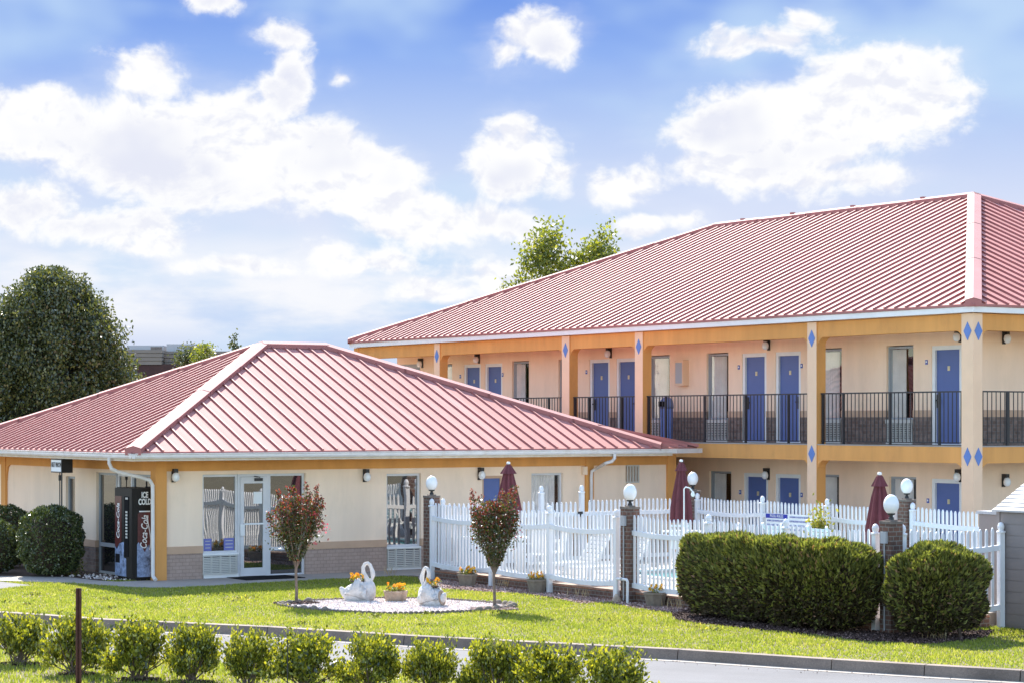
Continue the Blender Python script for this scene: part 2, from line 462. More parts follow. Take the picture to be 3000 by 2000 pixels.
M['cap'] = mat('red_metal_cap', (0.47, 0.245, 0.225), 0.64, 0.1, 0.06, 1.5)
M['white'] = mat('white_paint', (0.78, 0.77, 0.75), 0.5, 0.4, 0.05, 3.0)
M['gutter'] = mat('white_gutter', (0.72, 0.68, 0.65), 0.45, 0.5, 0.08, 4.0, dirt=((0.52, 0.40, 0.27), 0.4))
M['fascia'] = mat('cream_fascia_board', (0.66, 0.57, 0.45), 0.7, 0.3, 0.10, 5.0, dirt=((0.45, 0.33, 0.2), 0.45))
M['cream'] = mat('cream_stucco', (0.92, 0.715, 0.54), 0.9, 0.15, 0.06, 2.2, 0.25, 90.0, dirt=((0.76, 0.60, 0.44), 0.5), streak=True)
M['warm'] = mat('warm_cream_stucco', (0.93, 0.68, 0.49), 0.9, 0.15, 0.06, 2.2, 0.25, 90.0, dirt=((0.80, 0.58, 0.40), 0.5), streak=True)
M['peach'] = mat('peach_stucco', (0.83, 0.57, 0.38), 0.9, 0.15, 0.04, 2.0, 0.25, 90.0)
M['orange'] = mat('orange_stucco', (0.70, 0.335, 0.105), 0.88, 0.2, 0.09, 2.5, 0.25, 90.0, dirt=((0.50, 0.24, 0.09), 0.45), streak=True)
M['tan'] = mat('tan_band', (0.56, 0.37, 0.25), 0.85, 0.2, 0.06, 3.0, 0.2, 90.0)
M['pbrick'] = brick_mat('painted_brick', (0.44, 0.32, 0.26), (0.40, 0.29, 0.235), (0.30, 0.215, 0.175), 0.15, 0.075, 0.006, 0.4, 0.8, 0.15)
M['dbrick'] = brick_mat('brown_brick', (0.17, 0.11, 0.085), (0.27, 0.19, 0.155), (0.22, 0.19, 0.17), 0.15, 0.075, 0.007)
M['rbrick'] = brick_mat('red_brick', (0.19, 0.095, 0.068), (0.125, 0.075, 0.06), (0.23, 0.20, 0.17), 0.13, 0.072, 0.008)
M['blue'] = mat('blue_door_paint', (0.098, 0.142, 0.335), 0.5, 0.4, 0.08, 1.5)
M['dblue'] = mat('blue_plaque', (0.05, 0.09, 0.35), 0.5, 0.4, 0.05, 5.0)
M['diamond'] = mat('blue_diamond_paint', (0.13, 0.22, 0.50), 0.6, 0.3, 0.06, 5.0)
M['black'] = mat('black_metal', (0.022, 0.02, 0.021), 0.5, 0.5, 0.15, 8.0)
M['dark'] = mat('dark_interior', (0.012, 0.011, 0.012), 0.9, 0.1, 0.2, 3.0)
M['curtain'] = mat('grey_curtain', (0.80, 0.76, 0.72), 0.9, 0.1, 0.08, 3.0)
M['alu'] = mat('aluminium_frame', (0.62, 0.61, 0.62), 0.4, 0.5, 0.06, 4.0)
M['agrey'] = mat('grey_window_frame', (0.34, 0.36, 0.38), 0.45, 0.5, 0.06, 4.0)
M['grille'] = mat('pale_grille', (0.56, 0.54, 0.49), 0.6, 0.3, 0.08, 4.0)
M['globe'] = mat('white_globe', (0.86, 0.86, 0.87), 0.22, 0.5, 0.01, 2.0)
M['gold'] = mat('brass_number', (0.62, 0.52, 0.30), 0.4, 0.5, 0.1, 20.0)
M['glass'] = glass_mat('dark_glass', (0.016, 0.016, 0.018), 0.17, False, 0.004, 1.3)
M['pane'] = glass_mat('clear_pane', refl=0.03, clear=True, wave=0.003, wscale=2.0)
M['concrete'] = road_mat('concrete', (0.38, 0.335, 0.29), 0.12, 60.0, (0.85, 1.12))
M['kerb'] = road_mat('kerb_concrete', (0.215, 0.165, 0.13), 0.22, 45.0, (0.62, 1.3))
M['asphalt'] = road_mat('worn_asphalt', (0.115, 0.114, 0.12), 0.16, 130.0, (0.88, 1.1), lanes=True)
M['vinyl'] = mat('white_vinyl', (0.76, 0.76, 0.77), 0.42, 0.5, 0.04, 3.0, dirt=((0.62, 0.61, 0.58), 0.5))
M['maroon'] = mat('maroon_canvas', (0.15, 0.05, 0.058), 0.9, 0.15, 0.15, 4.0, 0.2, 60.0)
M['bark'] = mat('grey_bark', (0.20, 0.15, 0.12), 0.9, 0.2, 0.3, 14.0, 0.5, 40.0)
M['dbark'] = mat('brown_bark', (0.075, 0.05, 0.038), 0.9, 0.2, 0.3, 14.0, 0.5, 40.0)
M['rust'] = mat('rusty_steel', (0.085, 0.035, 0.024), 0.8, 0.3, 0.35, 10.0, 0.3, 60.0, dirt=((0.16, 0.09, 0.07), 0.5))
M['plastic'] = mat('white_plastic', (0.80, 0.78, 0.75), 0.4, 0.5, 0.03, 3.0)
M['chest'] = mat('pale_blue_plastic', (0.66, 0.72, 0.82), 0.45, 0.5, 0.03, 3.0)
M['stone'] = mat('weathered_concrete', (0.36, 0.27, 0.20), 0.9, 0.2, 0.25, 9.0, 0.4, 50.0, dirt=((0.62, 0.52, 0.44), 0.7))
M['greystone'] = mat('grey_planter_concrete', (0.235, 0.195, 0.155), 0.9, 0.2, 0.2, 7.0, 0.4, 50.0, dirt=((0.32, 0.27, 0.22), 0.6))
M['swan'] = mat('white_painted_concrete', (0.60, 0.585, 0.57), 0.75, 0.25, 0.12, 9.0, 0.4, 30.0, dirt=((0.27, 0.21, 0.17), 0.75))
M['siding'] = mat('grey_resin_siding', (0.25, 0.215, 0.20), 0.6, 0.3, 0.05, 2.0)
M['shedroof'] = mat('pale_grey_resin_roof', (0.43, 0.42, 0.41), 0.6, 0.3, 0.05, 2.0)
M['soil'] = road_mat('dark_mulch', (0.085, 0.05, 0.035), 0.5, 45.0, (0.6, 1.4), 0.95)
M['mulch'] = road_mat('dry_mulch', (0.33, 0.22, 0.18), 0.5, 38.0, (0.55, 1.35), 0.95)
M['dirt'] = road_mat('bare_earth', (0.16, 0.13, 0.07), 0.3, 20.0, (0.7, 1.2), 0.95)
M['pebble'] = mat('white_pebble', (0.72, 0.62, 0.56), 0.8, 0.2, 0.25, 30.0)
M['shell'] = mat('grey_edging', (0.20, 0.165, 0.14), 0.9, 0.2, 0.3, 12.0, 0.4, 40.0)
M['water'] = mat('pool_water', (0.10, 0.42, 0.42), 0.06, 0.5, 0.1, 2.0, 0.15, 8.0)
M['pbrown'] = mat('dark_brown_store_brick', (0.075, 0.042, 0.04), 0.9, 0.2, 0.1, 3.0)
M['ptan'] = mat('tan_store_cladding', (0.235, 0.205, 0.18), 0.85, 0.2, 0.06, 1.0)
M['hvac'] = mat('grey_rooftop_metal', (0.42, 0.42, 0.43), 0.6, 0.4, 0.05, 1.0)
M['coping'] = brick_mat('sunlit_coping_brick', (0.42, 0.19, 0.12), (0.36, 0.17, 0.11), (0.33, 0.24, 0.19), 0.09, 0.2, 0.007)  # sunlit orange of the wall top put into the brick colour
M['red'] = mat('dark_red_print', (0.09, 0.015, 0.014), 0.4, 0.5, 0.3, 9.0)
M['machine'] = mat('black_vending_panel', (0.014, 0.011, 0.009), 0.55, 0.25, 0.1, 5.0)
M['ice'] = mat('ice_print', (0.20, 0.25, 0.38), 0.4, 0.5, 0.75, 11.0)
M['print'] = mat('white_print', (0.80, 0.80, 0.78), 0.5, 0.4, 0.02, 3.0)
M['bprint'] = mat('blue_print', (0.16, 0.17, 0.45), 0.5, 0.4, 0.02, 3.0)
M['navy'] = mat('navy_sign_panel', (0.03, 0.04, 0.33), 0.5, 0.4, 0.02, 3.0)
M['steel'] = mat('steel_rail', (0.55, 0.55, 0.56), 0.25, 0.6, 0.03, 3.0, metal=0.7)
G = lambda *a: a
M['lawn'] = leaf_mat('lawn_blade', [(0.0, (0.17, 0.215, 0.03)), (0.5, (0.27, 0.32, 0.05)), (0.88, (0.35, 0.385, 0.08)), (1.0, (0.48, 0.42, 0.19))], 0.45, 0.5, 0.3, (1.4, 1.35, 0.7), patch=True)
M['hedge'] = leaf_mat('hedge_spray', [(0.0, (0.055, 0.062, 0.02)), (0.3, (0.13, 0.14, 0.035)), (0.7, (0.26, 0.26, 0.06)), (0.93, (0.30, 0.30, 0.08)), (0.97, (0.30, 0.18, 0.09)), (1.0, (0.40, 0.22, 0.13))], 0.28, 0.6, 0.3)
M['hedgelow'] = leaf_mat('hedge_brown_shade', [(0.0, (0.035, 0.026, 0.015)), (0.6, (0.06, 0.05, 0.022)), (1.0, (0.11, 0.075, 0.045))], 0.1, 0.8, 0.1)
M['shrub'] = leaf_mat('shrub_leaf', [(0.0, (0.035, 0.05, 0.012)), (0.25, (0.09, 0.115, 0.018)), (0.6, (0.24, 0.265, 0.035)), (1.0, (0.40, 0.385, 0.06))], 0.40, 0.28, 0.5, (1.5, 1.4, 0.35), 0.45)
M['dshrub'] = leaf_mat('dark_shrub_leaf', [(0.0, (0.035, 0.048, 0.02)), (0.7, (0.075, 0.10, 0.03)), (1.0, (0.16, 0.18, 0.05))], 0.2, 0.32, 0.5, (1.3, 1.3, 0.5), 0.2)
M['pear'] = leaf_mat('pear_leaf', [(0.0, (0.035, 0.045, 0.02)), (0.6, (0.085, 0.10, 0.035)), (1.0, (0.19, 0.19, 0.06))], 0.25, 0.25, 0.5, (1.5, 1.5, 0.5), 0.35)
M['tree'] = leaf_mat('tree_leaf', [(0.0, (0.075, 0.105, 0.025)), (0.6, (0.18, 0.22, 0.04)), (1.0, (0.30, 0.31, 0.06))], 0.42, 0.4, 0.4, (1.5, 1.4, 0.4), 0.2)
M['myrtle'] = leaf_mat('myrtle_green', [(0.0, (0.03, 0.04, 0.014)), (0.6, (0.07, 0.085, 0.02)), (1.0, (0.14, 0.12, 0.04))], 0.3, 0.28, 0.5, (1.5, 1.4, 0.4), 0.15)
M['myrtip'] = leaf_mat('myrtle_red', [(0.0, (0.10, 0.022, 0.024)), (0.6, (0.21, 0.055, 0.045)), (1.0, (0.34, 0.13, 0.06))], 0.35, 0.28, 0.5, (1.6, 0.9, 0.6), 0.15)
M['bloom'] = leaf_mat('pink_bloom', [(0.0, (0.5, 0.04, 0.10)), (1.0, (0.7, 0.16, 0.22))], 0.3, 0.6, 0.2, (1.3, 0.9, 0.9))
M['pansy'] = leaf_mat('pansy_petal', [(0.0, (0.75, 0.22, 0.03)), (0.4, (0.8, 0.42, 0.03)), (1.0, (0.8, 0.58, 0.06))], 0.25, 0.6, 0.2, (1.2, 1.1, 0.7))
M['straw'] = leaf_mat('dry_stalk', [(0.0, (0.35, 0.25, 0.13)), (1.0, (0.55, 0.45, 0.28))], 0.3, 0.7, 0.2, (1.2, 1.1, 0.8))
# ------------------------------------------------------------------ ground, road, kerbs, paving (the setting)
def struct(o): o['kind'] = 'structure'; return o
def sheet(name, poly, z, m, thick=0.0):
    mb = MB()
    if thick: mb.prism(poly, z - thick, z)
    else: mb.quad([(p[0], p[1], z) for p in poly])
    return struct(mb.build(name, m))

KPX = [(125, 1798), (295, 1811), (491, 1820), (800, 1834), (1200, 1859), (1700, 1885), (2000, 1900), (2450, 1929), (2720, 1945), (3000, 1961)]
kp = [gp(*p) for p in KPX]
d0 = (kp[0] - kp[2]).normalized(); d1 = (kp[-1] - kp[-3]).normalized()
KL = [kp[0] + d0 * 40] + kp + [kp[-1] + d1 * 40]
def offset(line, d):           # shift towards the viewer's side
    out = []
    for i, p in enumerate(line):
        t = (line[min(i + 1, len(line) - 1)] - line[max(i - 1, 0)]).normalized()
        out.append(p + Vector((t.y, -t.x, 0)) * d)
    return out
sheet('ground', [(-6000, -200), (6000, -200), (6000, 9000), (-6000, 9000)], -0.20, M['dirt'])
def strip(name, l0, l1, z, m):
    mb = MB()
    for i in range(len(l0) - 1):
        mb.quad([(l1[i].x, l1[i].y, z), (l1[i + 1].x, l1[i + 1].y, z), (l0[i + 1].x, l0[i + 1].y, z), (l0[i].x, l0[i].y, z)])
    return struct(mb.build(name, m))
ROADW = 4.7
strip('road', offset(KL, 0.10), offset(KL, ROADW), -0.14, M['asphalt'])
strip('gutter_pan', offset(KL, 0.13), offset(KL, 0.38), -0.135, M['concrete'])
def kerb(line, name, side):
    mb = MB(); a = offset(line, 0.0); b = offset(line, 0.15 * side); c = offset(line, 0.18 * side)
    for i in range(len(line) - 1):
        L = (line[i + 1] - line[i]).length; n = max(1, int(L / 3.0))
        for k in range(n):
            f0 = k / n + 0.0025 * 3 / max(L, 1); f1 = (k + 1) / n - 0.0025 * 3 / max(L, 1)
            P = lambda s, f, z: tuple((s[i].lerp(s[i + 1], f)).xy) + (z,)
            pts = [P(a, f0, 0.012), P(b, f0, 0.008), P(c, f0, -0.16), P(a, f0, -0.16), P(a, f1, 0.012), P(b, f1, 0.008), P(c, f1, -0.16), P(a, f1, -0.16)]
            for q in ((0, 1, 5, 4), (1, 2, 6, 5), (3, 0, 4, 7), (0, 3, 2, 1), (4, 5, 6, 7)):
                mb.quad([pts[j] for j in q])
    return struct(mb.build(name, M['kerb']))
kerb(KL, 'kerb', 1)
NK = offset(KL, ROADW)
kerb(NK, 'near_kerb', -1)
LAWN_FAR = [tuple(p.xy) for p in KL] + [(70, 160), (-70, 160)]
sheet('lawn', LAWN_FAR, 0.0, M['dirt'])
LAWN_NEAR = [tuple(p.xy) for p in reversed(NK)] + [(-40, 2), (40, 2)]
sheet('near_lawn', LAWN_NEAR, 0.0, M['dirt'])
def fw(fr, pts): return [tuple(fr.w(x, y).xy) for x, y in pts]
WALK = fw(OFF, [(13.4, -1.35), (6.0, -1.35), (2.0, -1.45), (0.4, -1.8), (-0.5, -1.85), (-1.05, -1.3), (-1.35, -0.4), (-1.6, 0.4), (-2.1, 1.05), (-2.75, 1.9), (-6.0, 5.6),
                (-5.2, 6.4), (-2.3, 3.1), (-1.1, 2.1), (-0.95, 0.7), (-0.75, 0.2), (0.3, 0.2), (13.4, 0.3)])
sheet('sidewalk', WALK, 0.02, M['concrete'], 0.15)
PARK = [tuple(gp(u, v).xy) for u, v in ((95, 1714), (0, 1703), (-200, 1690), (-500, 1690), (-500, 1760), (-200, 1738), (0, 1724))]
sheet('parking_lot', PARK, 0.008, M['asphalt'])
PAVE = fw(SITE, [(0.15, -14.0), (13.0, -14.0), (13.0, 2.4), (0.15, 2.4)])
sheet('pavement', PAVE, 0.008, M['concrete'])
# pool deck with the pool let into it
mb = MB()
PX0, PX1, PY0, PY1 = 2.3, 5.3, -9.2, -3.0
for x0, x1, y0, y1 in ((0.36, PX0, -13.9, -0.1), (PX1, 6.6, -13.9, -0.1), (PX0, PX1, -13.9, PY0), (PX0, PX1, PY1, -0.1)):
    mb.box(x0, x1, y0, y1, -0.02, 0.21)
struct(mb.build('pool_deck', M['concrete'], None, SITE.w(0, 0), ROT))
mb = MB()
mb.box(PX0 - 0.12, PX1 + 0.12, PY1, PY1 + 0.2, 0.212, 0.25).box(PX0 - 0.12, PX1 + 0.12, PY0 - 0.2, PY0, 0.212, 0.25).box(PX0 - 0.2, PX0, PY0, PY1, 0.212, 0.25).box(PX1, PX1 + 0.2, PY0, PY1, 0.212, 0.25)
struct(mb.build('pool_coping', M['plastic'], None, SITE.w(0, 0), ROT))
struct(MB().box(PX0, PX1, PY0, PY1, 0.0, 0.17).build('pool_water', M['water'], None, SITE.w(0, 0), ROT))
# mulch along the fence, earth under the hedges and beside the office
MUL = fw(SITE, [(0.0, -8.8), (0.0, 0.6)]) + [tuple(gp(u, v).xy) for u, v in ((1222, 1688), (1240, 1708), (1293, 1724), (1420, 1733), (1529, 1739), (1600, 1748), (1701, 1769), (1786, 1764), (1860, 1782), (1954, 1794), (1975, 1797))]
tag(sheet('mulch', MUL, 0.008, M['mulch']), kind='structure')
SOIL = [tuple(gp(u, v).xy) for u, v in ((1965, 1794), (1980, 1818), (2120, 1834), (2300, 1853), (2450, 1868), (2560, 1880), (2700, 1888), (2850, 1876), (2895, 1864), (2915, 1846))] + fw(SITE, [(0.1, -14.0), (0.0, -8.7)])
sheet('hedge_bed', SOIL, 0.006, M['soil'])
EARTH = fw(OFF, [(0.0, 0.8), (-1.0, 0.75), (-1.2, 2.1), (-2.4, 3.1), (-5.2, 6.4), (-6.0, 9.5), (0.0, 9.5)])
sheet('planting_bed', EARTH, 0.010, M['soil'])
# oval bed of white gravel
BEDC = gp(1160, 1775); BEDA = 2.12; BEDB = 1.62
def bed_pt(a, s=1.0):
    ex = math.cos(a); ey = math.sin(a)
    r = 1.0 / ((abs(ex) ** 1.55 + abs(ey) ** 1.55) ** (1 / 1.55))
    return (BEDC.x + BEDA * ex * r * s, BEDC.y - 0.1 * BEDA * ex * r * s + BEDB * ey * r * s)
BED = [bed_pt(2 * math.pi * k / 64) for k in range(64)]
sheet('gravel_bed', BED, 0.012, M['pebble'])

# grass blades
def grass(poly_in, holes, box, n, name, hmin, hmax):
    px = RNG.uniform(box[0], box[1], n); py = RNG.uniform(box[2], box[3], n)
    k = in_poly(px, py, poly_in)
    for h in holes: k &= ~in_poly(px, py, h)
    # only what the photograph could show
    vis = np.abs(px / py) < 0.27
    k &= vis
    px, py = px[k], py[k]; N = len(px)
    pat = 0.5 + 0.5 * np.sin(px * 2.1 + 1.3 * np.sin(py * 1.7)) * np.sin(py * 2.7 + 0.8 * np.sin(px * 3.1))
    h = RNG.uniform(hmin, hmax, N) * (0.75 + 0.55 * pat)
    w = RNG.uniform(0.007, 0.013, N)
    an = RNG.uniform(0, math.pi * 2, N); la = RNG.uniform(0, math.pi * 2, N); le = RNG.uniform(0.1, 0.65, N) * h
    b = np.stack([px, py, np.zeros(N)], 1)
    s = np.stack([np.cos(an), np.sin(an), np.zeros(N)], 1) * w[:, None]
    tip = b + np.stack([np.cos(la) * le, np.sin(la) * le, h], 1)
    V = np.stack([b - s, b + s, tip], 1)
    return tag(np_mesh(name, V, 3, M['lawn']), kind='stuff')
DECK = fw(SITE, [(0.02, -14.05), (13, -14.05), (13, 2.5), (-0.3, 2.5), (0.0, 0.2)])
OFFP = fw(OFF, [(0, 0), (13.4, 0), (13.4, 10), (0, 10)])
grass(LAWN_FAR, [WALK, DECK, OFFP, MUL, SOIL, EARTH, PARK, BED], (-13, 11, 28, 50), 520000, 'grass', 0.018, 0.046)
grass(LAWN_NEAR, [], (-9, 3, 24.5, 33.0), 60000, 'near_grass', 0.03, 0.07)
# low weeds and a few yellow flowers in the lawn
wc = RNG.uniform(0, 1, (70, 2)) * (20, 13) + (-10, 30)
WP = np.concatenate([np.concatenate([c[None] + RNG.normal(size=(26, 2)) * RNG.uniform(0.05, 0.16), RNG.uniform(0.02, 0.06, (26, 1))], 1) for c in wc])
kk = in_poly(WP[:, 0], WP[:, 1], LAWN_FAR)
for h_ in (WALK, DECK, OFFP, MUL, SOIL, EARTH, PARK, BED): kk &= ~in_poly(WP[:, 0], WP[:, 1], h_)
WP = WP[kk]
M['dand'] = leaf_mat('yellow_flower', [(0.0, (0.75, 0.55, 0.03)), (1.0, (0.85, 0.70, 0.10))], 0.2, 0.7, 0.2)
fl = RNG.uniform(size=len(WP)) < 0.025
WP[fl, 2] = 0.075
tag(np_mesh('lawn_weeds', leaf_quads(WP, 0.055, 0.5, 0.25), 4, [M['hedge'], M['dand']], fl.astype(int)), kind='stuff')
# scattered mulch chips, pebbles
def chips(name, poly, n, box, smin, smax, m, z=0.015, holes=(), flat=0.4):
    px = RNG.uniform(box[0], box[1], n); py = RNG.uniform(box[2], box[3], n)
    k = in_poly(px, py, poly)
    for h in holes: k &= ~in_poly(px, py, h)
    px, py = px[k], py[k]; N = len(px)
    c = np.stack([px, py, np.full(N, z)], 1)
    r = RNG.uniform(smin, smax, N)[:, None]
    a = unit(RNG.normal(size=(N, 3)) * (1, 1, flat)); b = unit(np.cross(a, RNG.normal(size=(N, 3)))); d = np.cross(a, b)
    o = [a * r, b * r * 0.8, -a * r, -b * r * 0.8]; t = d * r * 0.6; t[t[:, 2] < 0] *= -1
    T = c + t
    V = np.concatenate([np.stack([c + o[i], c + o[(i + 1) % 4], T], 1) for i in range(4)], 0)
    return tag(np_mesh(name, V, 3, m), kind='stuff')
M['chip'] = leaf_mat('mulch_chip', [(0.0, (0.20, 0.12, 0.10)), (0.6, (0.40, 0.27, 0.23)), (1.0, (0.62, 0.49, 0.44))], 0.0, 0.9, 0.2)
M['peb'] = leaf_mat('gravel_stone', [(0.0, (0.50, 0.38, 0.33)), (0.35, (0.72, 0.62, 0.58)), (1.0, (0.86, 0.82, 0.79))], 0.0, 0.8, 0.2)
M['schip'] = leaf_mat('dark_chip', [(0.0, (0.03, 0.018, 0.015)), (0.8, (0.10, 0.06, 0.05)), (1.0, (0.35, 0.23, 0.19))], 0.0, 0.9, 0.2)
chips('mulch_chips', MUL, 60000, (-3, 5, 36, 48), 0.012, 0.035, M['chip'])
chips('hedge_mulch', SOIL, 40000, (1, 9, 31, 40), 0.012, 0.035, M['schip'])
chips('gravel', BED, 34000, (-5, 1, 37, 42), 0.008, 0.022, M['peb'], 0.018)
gl0, gl1 = offset(KL, 0.19), offset(KL, 0.75)
GRIT = [tuple(p.xy) for p in gl0] + [tuple(p.xy) for p in reversed(gl1)]
chips('road_grit', GRIT, 5200, (-9, 8, 27, 38), 0.004, 0.013, M['chip'], -0.13)
PEBB = fw(OFF, [(-0.15, 0.35), (-0.9, 0.55), (-1.05, 2.0), (-1.35, 2.45), (-0.1, 2.4)])
chips('river_pebbles', PEBB, 1500, (-11, -6, 44, 49), 0.02, 0.05, M['peb'], 0.03)

# ------------------------------------------------------------------ roofs
def hip_roof(x0, x1, y0, y1, ze, p, pitch_w, root, m_roof, eave_drop=0.05, ribs=('x0', 'y0', 'x1', 'y1')):
    W, D = x1 - x0, y1 - y0
    a = min(W, D) / 2; zr = ze + a * p
    if W >= D: R0 = Vector((x0 + a, (y0 + y1) / 2, zr)); R1 = Vector((x1 - a, (y0 + y1) / 2, zr))
    else: R0 = Vector(((x0 + x1) / 2, y0 + a, zr)); R1 = Vector(((x0 + x1) / 2, y1 - a, zr))
    c = [Vector((x0, y0, ze)), Vector((x1, y0, ze)), Vector((x1, y1, ze)), Vector((x0, y1, ze))]
    mb = MB()
    if W >= D:
        mb.quad([c[0], c[1], R1, R0]).quad([c[1], c[2], R1]).quad([c[2], c[3], R0, R1]).quad([c[3], c[0], R0])
    else:
        mb.quad([c[0], c[1], R0]).quad([c[1], c[2], R1, R0]).quad([c[2], c[3], R1]).quad([c[3], c[0], R0, R1])
    for i in range(4):
        q, r = c[i], c[(i + 1) % 4]; dz = Vector((0, 0, -eave_drop))
        mb.quad([q + dz, r + dz, r, q], 1)
    dn = Vector((0, 0, -eave_drop))
    mb.quad([c[3] + dn, c[2] + dn, c[1] + dn, c[0] + dn], 0)
    rw, rh = 0.036, 0.045
    def run(side):
        L = W if side[0] == 'y' else D
        n = int(round(L / pitch_w)); st = L / n
        for k in range(1, n):
            s = k * st; l = min(s, L - s, (a if (side[0] == 'y') == (W >= D) else a))
            l = min(s, L - s, a)
            if l < 0.12: continue
            if side == 'y0': b, d = Vector((x0 + s, y0, ze)), Vector((0, 1, 0))
            elif side == 'y1': b, d = Vector((x0 + s, y1, ze)), Vector((0, -1, 0))
            elif side == 'x0': b, d = Vector((x0, y0 + s, ze)), Vector((1, 0, 0))
            else: b, d = Vector((x1, y0 + s, ze)), Vector((-1, 0, 0))
            e = b + d * (l - 0.03) + Vector((0, 0, (l - 0.03) * p))
            mb.bar(b - d * 0.012 - Vector((0, 0, 0.012 * p)), e, rw, rh, 1, lift=-0.002)
    for sd in ribs: run(sd)
    mb.build('roof', [m_roof, M['rib']], root)
    def cap(p0, p1, w, drop):
        t = (p1 - p0).normalized(); h = Vector((t.x, t.y, 0)).normalized(); s = Vector((-h.y, h.x, 0))
        b = MB(); L = (p1 - p0).length; n = max(1, int(L / 1.9))
        up = Vector((0, 0, 0.105))
        for k in range(n):
            q0 = p0.lerp(p1, k / n); q1 = p0.lerp(p1, (k + 1) / n) + (p1 - p0).normalized() * (0.05 if k < n - 1 else 0)
            e = Vector((0, 0, 0.008 * (1 - k % 2)))
            for sg in (-1, 1):
                l0 = q0 + s * (w * sg) + up - Vector((0, 0, drop)) + e; l1 = q1 + s * (w * sg) + up - Vector((0, 0, drop)) + e
                b.quad([q0 + up + e, q1 + up + e, l1, l0] if sg < 0 else [q0 + up + e, l0, l1, q1 + up + e], 0)
                sk = Vector((0, 0, -0.10))
                b.quad([l0, l1, l1 + sk, l0 + sk], 1)
            if k == 0:
                la = q0 + s * w + up - Vector((0, 0, drop)); lb = q0 - s * w + up - Vector((0, 0, drop)); sk = Vector((0, 0, -0.13))
                b.quad([q0 + up, la, la + sk, lb + sk, lb], 1)
        b.build('ridge_cap', [M['cap'], M['rib']], root)
    hw = 0.17; hd = p * hw / math.sqrt(2)
    lift = 0.0
    for cc, R in ((c[0], R0), (c[1], R1 if W >= D else R0), (c[2], R1), (c[3], R0 if W >= D else R1)):
        d = (R - cc); cap(cc + d * 0.004, R, hw, hd)
    if (R1 - R0).length > 0.1: cap(R0, R1, 0.15, p * 0.15)
    return R0, R1

def wall_cells(p0, p1, z0, z1, ops):
    """split [p0,p1]x[z0,z1] minus openings (pa,pb,za,zb) into rectangles"""
    xs = sorted({p0, p1, *[min(max(q, p0), p1) for o in ops for q in o[:2]]})
    out = []
    for a, b in zip(xs[:-1], xs[1:]):
        if b - a < 1e-4: continue
        mid = (a + b) / 2; zz = z0
        for o in sorted([o for o in ops if o[0] < mid < o[1]], key=lambda o: o[2]):
            if o[2] > zz: out.append((a, b, zz, min(o[2], z1)))
            zz = max(zz, o[3])
        if zz < z1 - 1e-4: out.append((a, b, zz, z1))
    return out
def wall_runs(root, name, m, axis, q0, q1, p0, p1, z0, z1, ops):
    """one object per unbroken stretch of a low wall course"""
    cells = sorted(wall_cells(p0, p1, z0, z1, ops)); runs = []
    for c in cells:
        if runs and abs(runs[-1][-1][1] - c[0]) < 1e-6: runs[-1].append(c)
        elif runs and abs(runs[-1][-1][0] - c[0]) < 1e-6: runs[-1].append(c)
        else: runs.append([c])
    for r in runs:
        mb = MB()
        for a, b, c, d in r:
            if axis == 'x': mb.box(q0, q1, a, b, c, d)
            else: mb.box(a, b, q0, q1, c, d)
        mb.build(name, m, root)
def wallp(mb, axis, q0, q1, p0, p1, z0, z1, ops, m=0):
    for a, b, c, d in wall_cells(p0, p1, z0, z1, ops):
        if axis == 'x': mb.box(q0, q1, a, b, c, d, m)
        else: mb.box(a, b, q0, q1, c, d, m)

# ------------------------------------------------------------------ fittings shared by both buildings (built facing -y)
def lamp_fixture(root):
    mb = MB().box(-0.045, 0.045, -0.02, 0.0, -0.13, 0.15).box(-0.045, 0.045, -0.14, -0.02, 0.07, 0.15)
    o = mb.build('wall_lamp', M['black'], root)
    g = MB().lathe([(0.03, 0.075), (0.068, 0.04), (0.082, -0.02), (0.07, -0.08), (0.03, -0.115)], 14, (0, -0.115, 0)).build('lamp_globe', M['globe'], o, smooth=True)
    return o
def door_unit(root, hand):
    o = MB().box(-0.46, -0.37, 0.02, 0.12, 0.0, 2.14).box(0.37, 0.46, 0.02, 0.12, 0.0, 2.14).box(-0.37, 0.37, 0.02, 0.12, 2.05, 2.14).box(-0.37, 0.37, 0.02, 0.14, 0.0, 0.018)
    o = o.build('door', M['white'], root)
    tag(MB().box(-0.368, 0.368, 0.075, 0.115, 0.02, 2.048).build('door_leaf', M['blue'], o))
    hb = MB().box(hand * 0.315 - 0.04, hand * 0.315 + 0.04, 0.055, 0.075, 0.80, 1.09).box(hand * 0.315 - 0.05, hand * 0.315 + (0.02 if hand > 0 else 0.05) - (0.10 if hand > 0 else -0.05), 0.02, 0.04, 0.945, 0.975).box(hand * 0.315 - 0.012, hand * 0.315 + 0.012, 0.03, 0.056, 0.945, 0.975)
    hb.build('handle', M['black'], o)
    MB().box(-0.035, 0.035, 0.066, 0.076, 1.60, 1.70).build('number_plate', M['gold'], o)
    return o
def curtain_mesh(x0, x1, z0, z1, y, amp=0.018, wl=0.065):
    mb = MB(); n = int((x1 - x0) / 0.012)
    xs = [x0 + (x1 - x0) * k / n for k in range(n + 1)]
    f = lambda x: y + amp * math.sin(x * 2 * math.pi / wl + 1.3 * math.sin(x * 9))
    for a, b in zip(xs[:-1], xs[1:]):
        mb.quad([(a, f(a), z0), (b, f(b), z0), (b, f(b), z1), (a, f(a), z1)])
    return mb
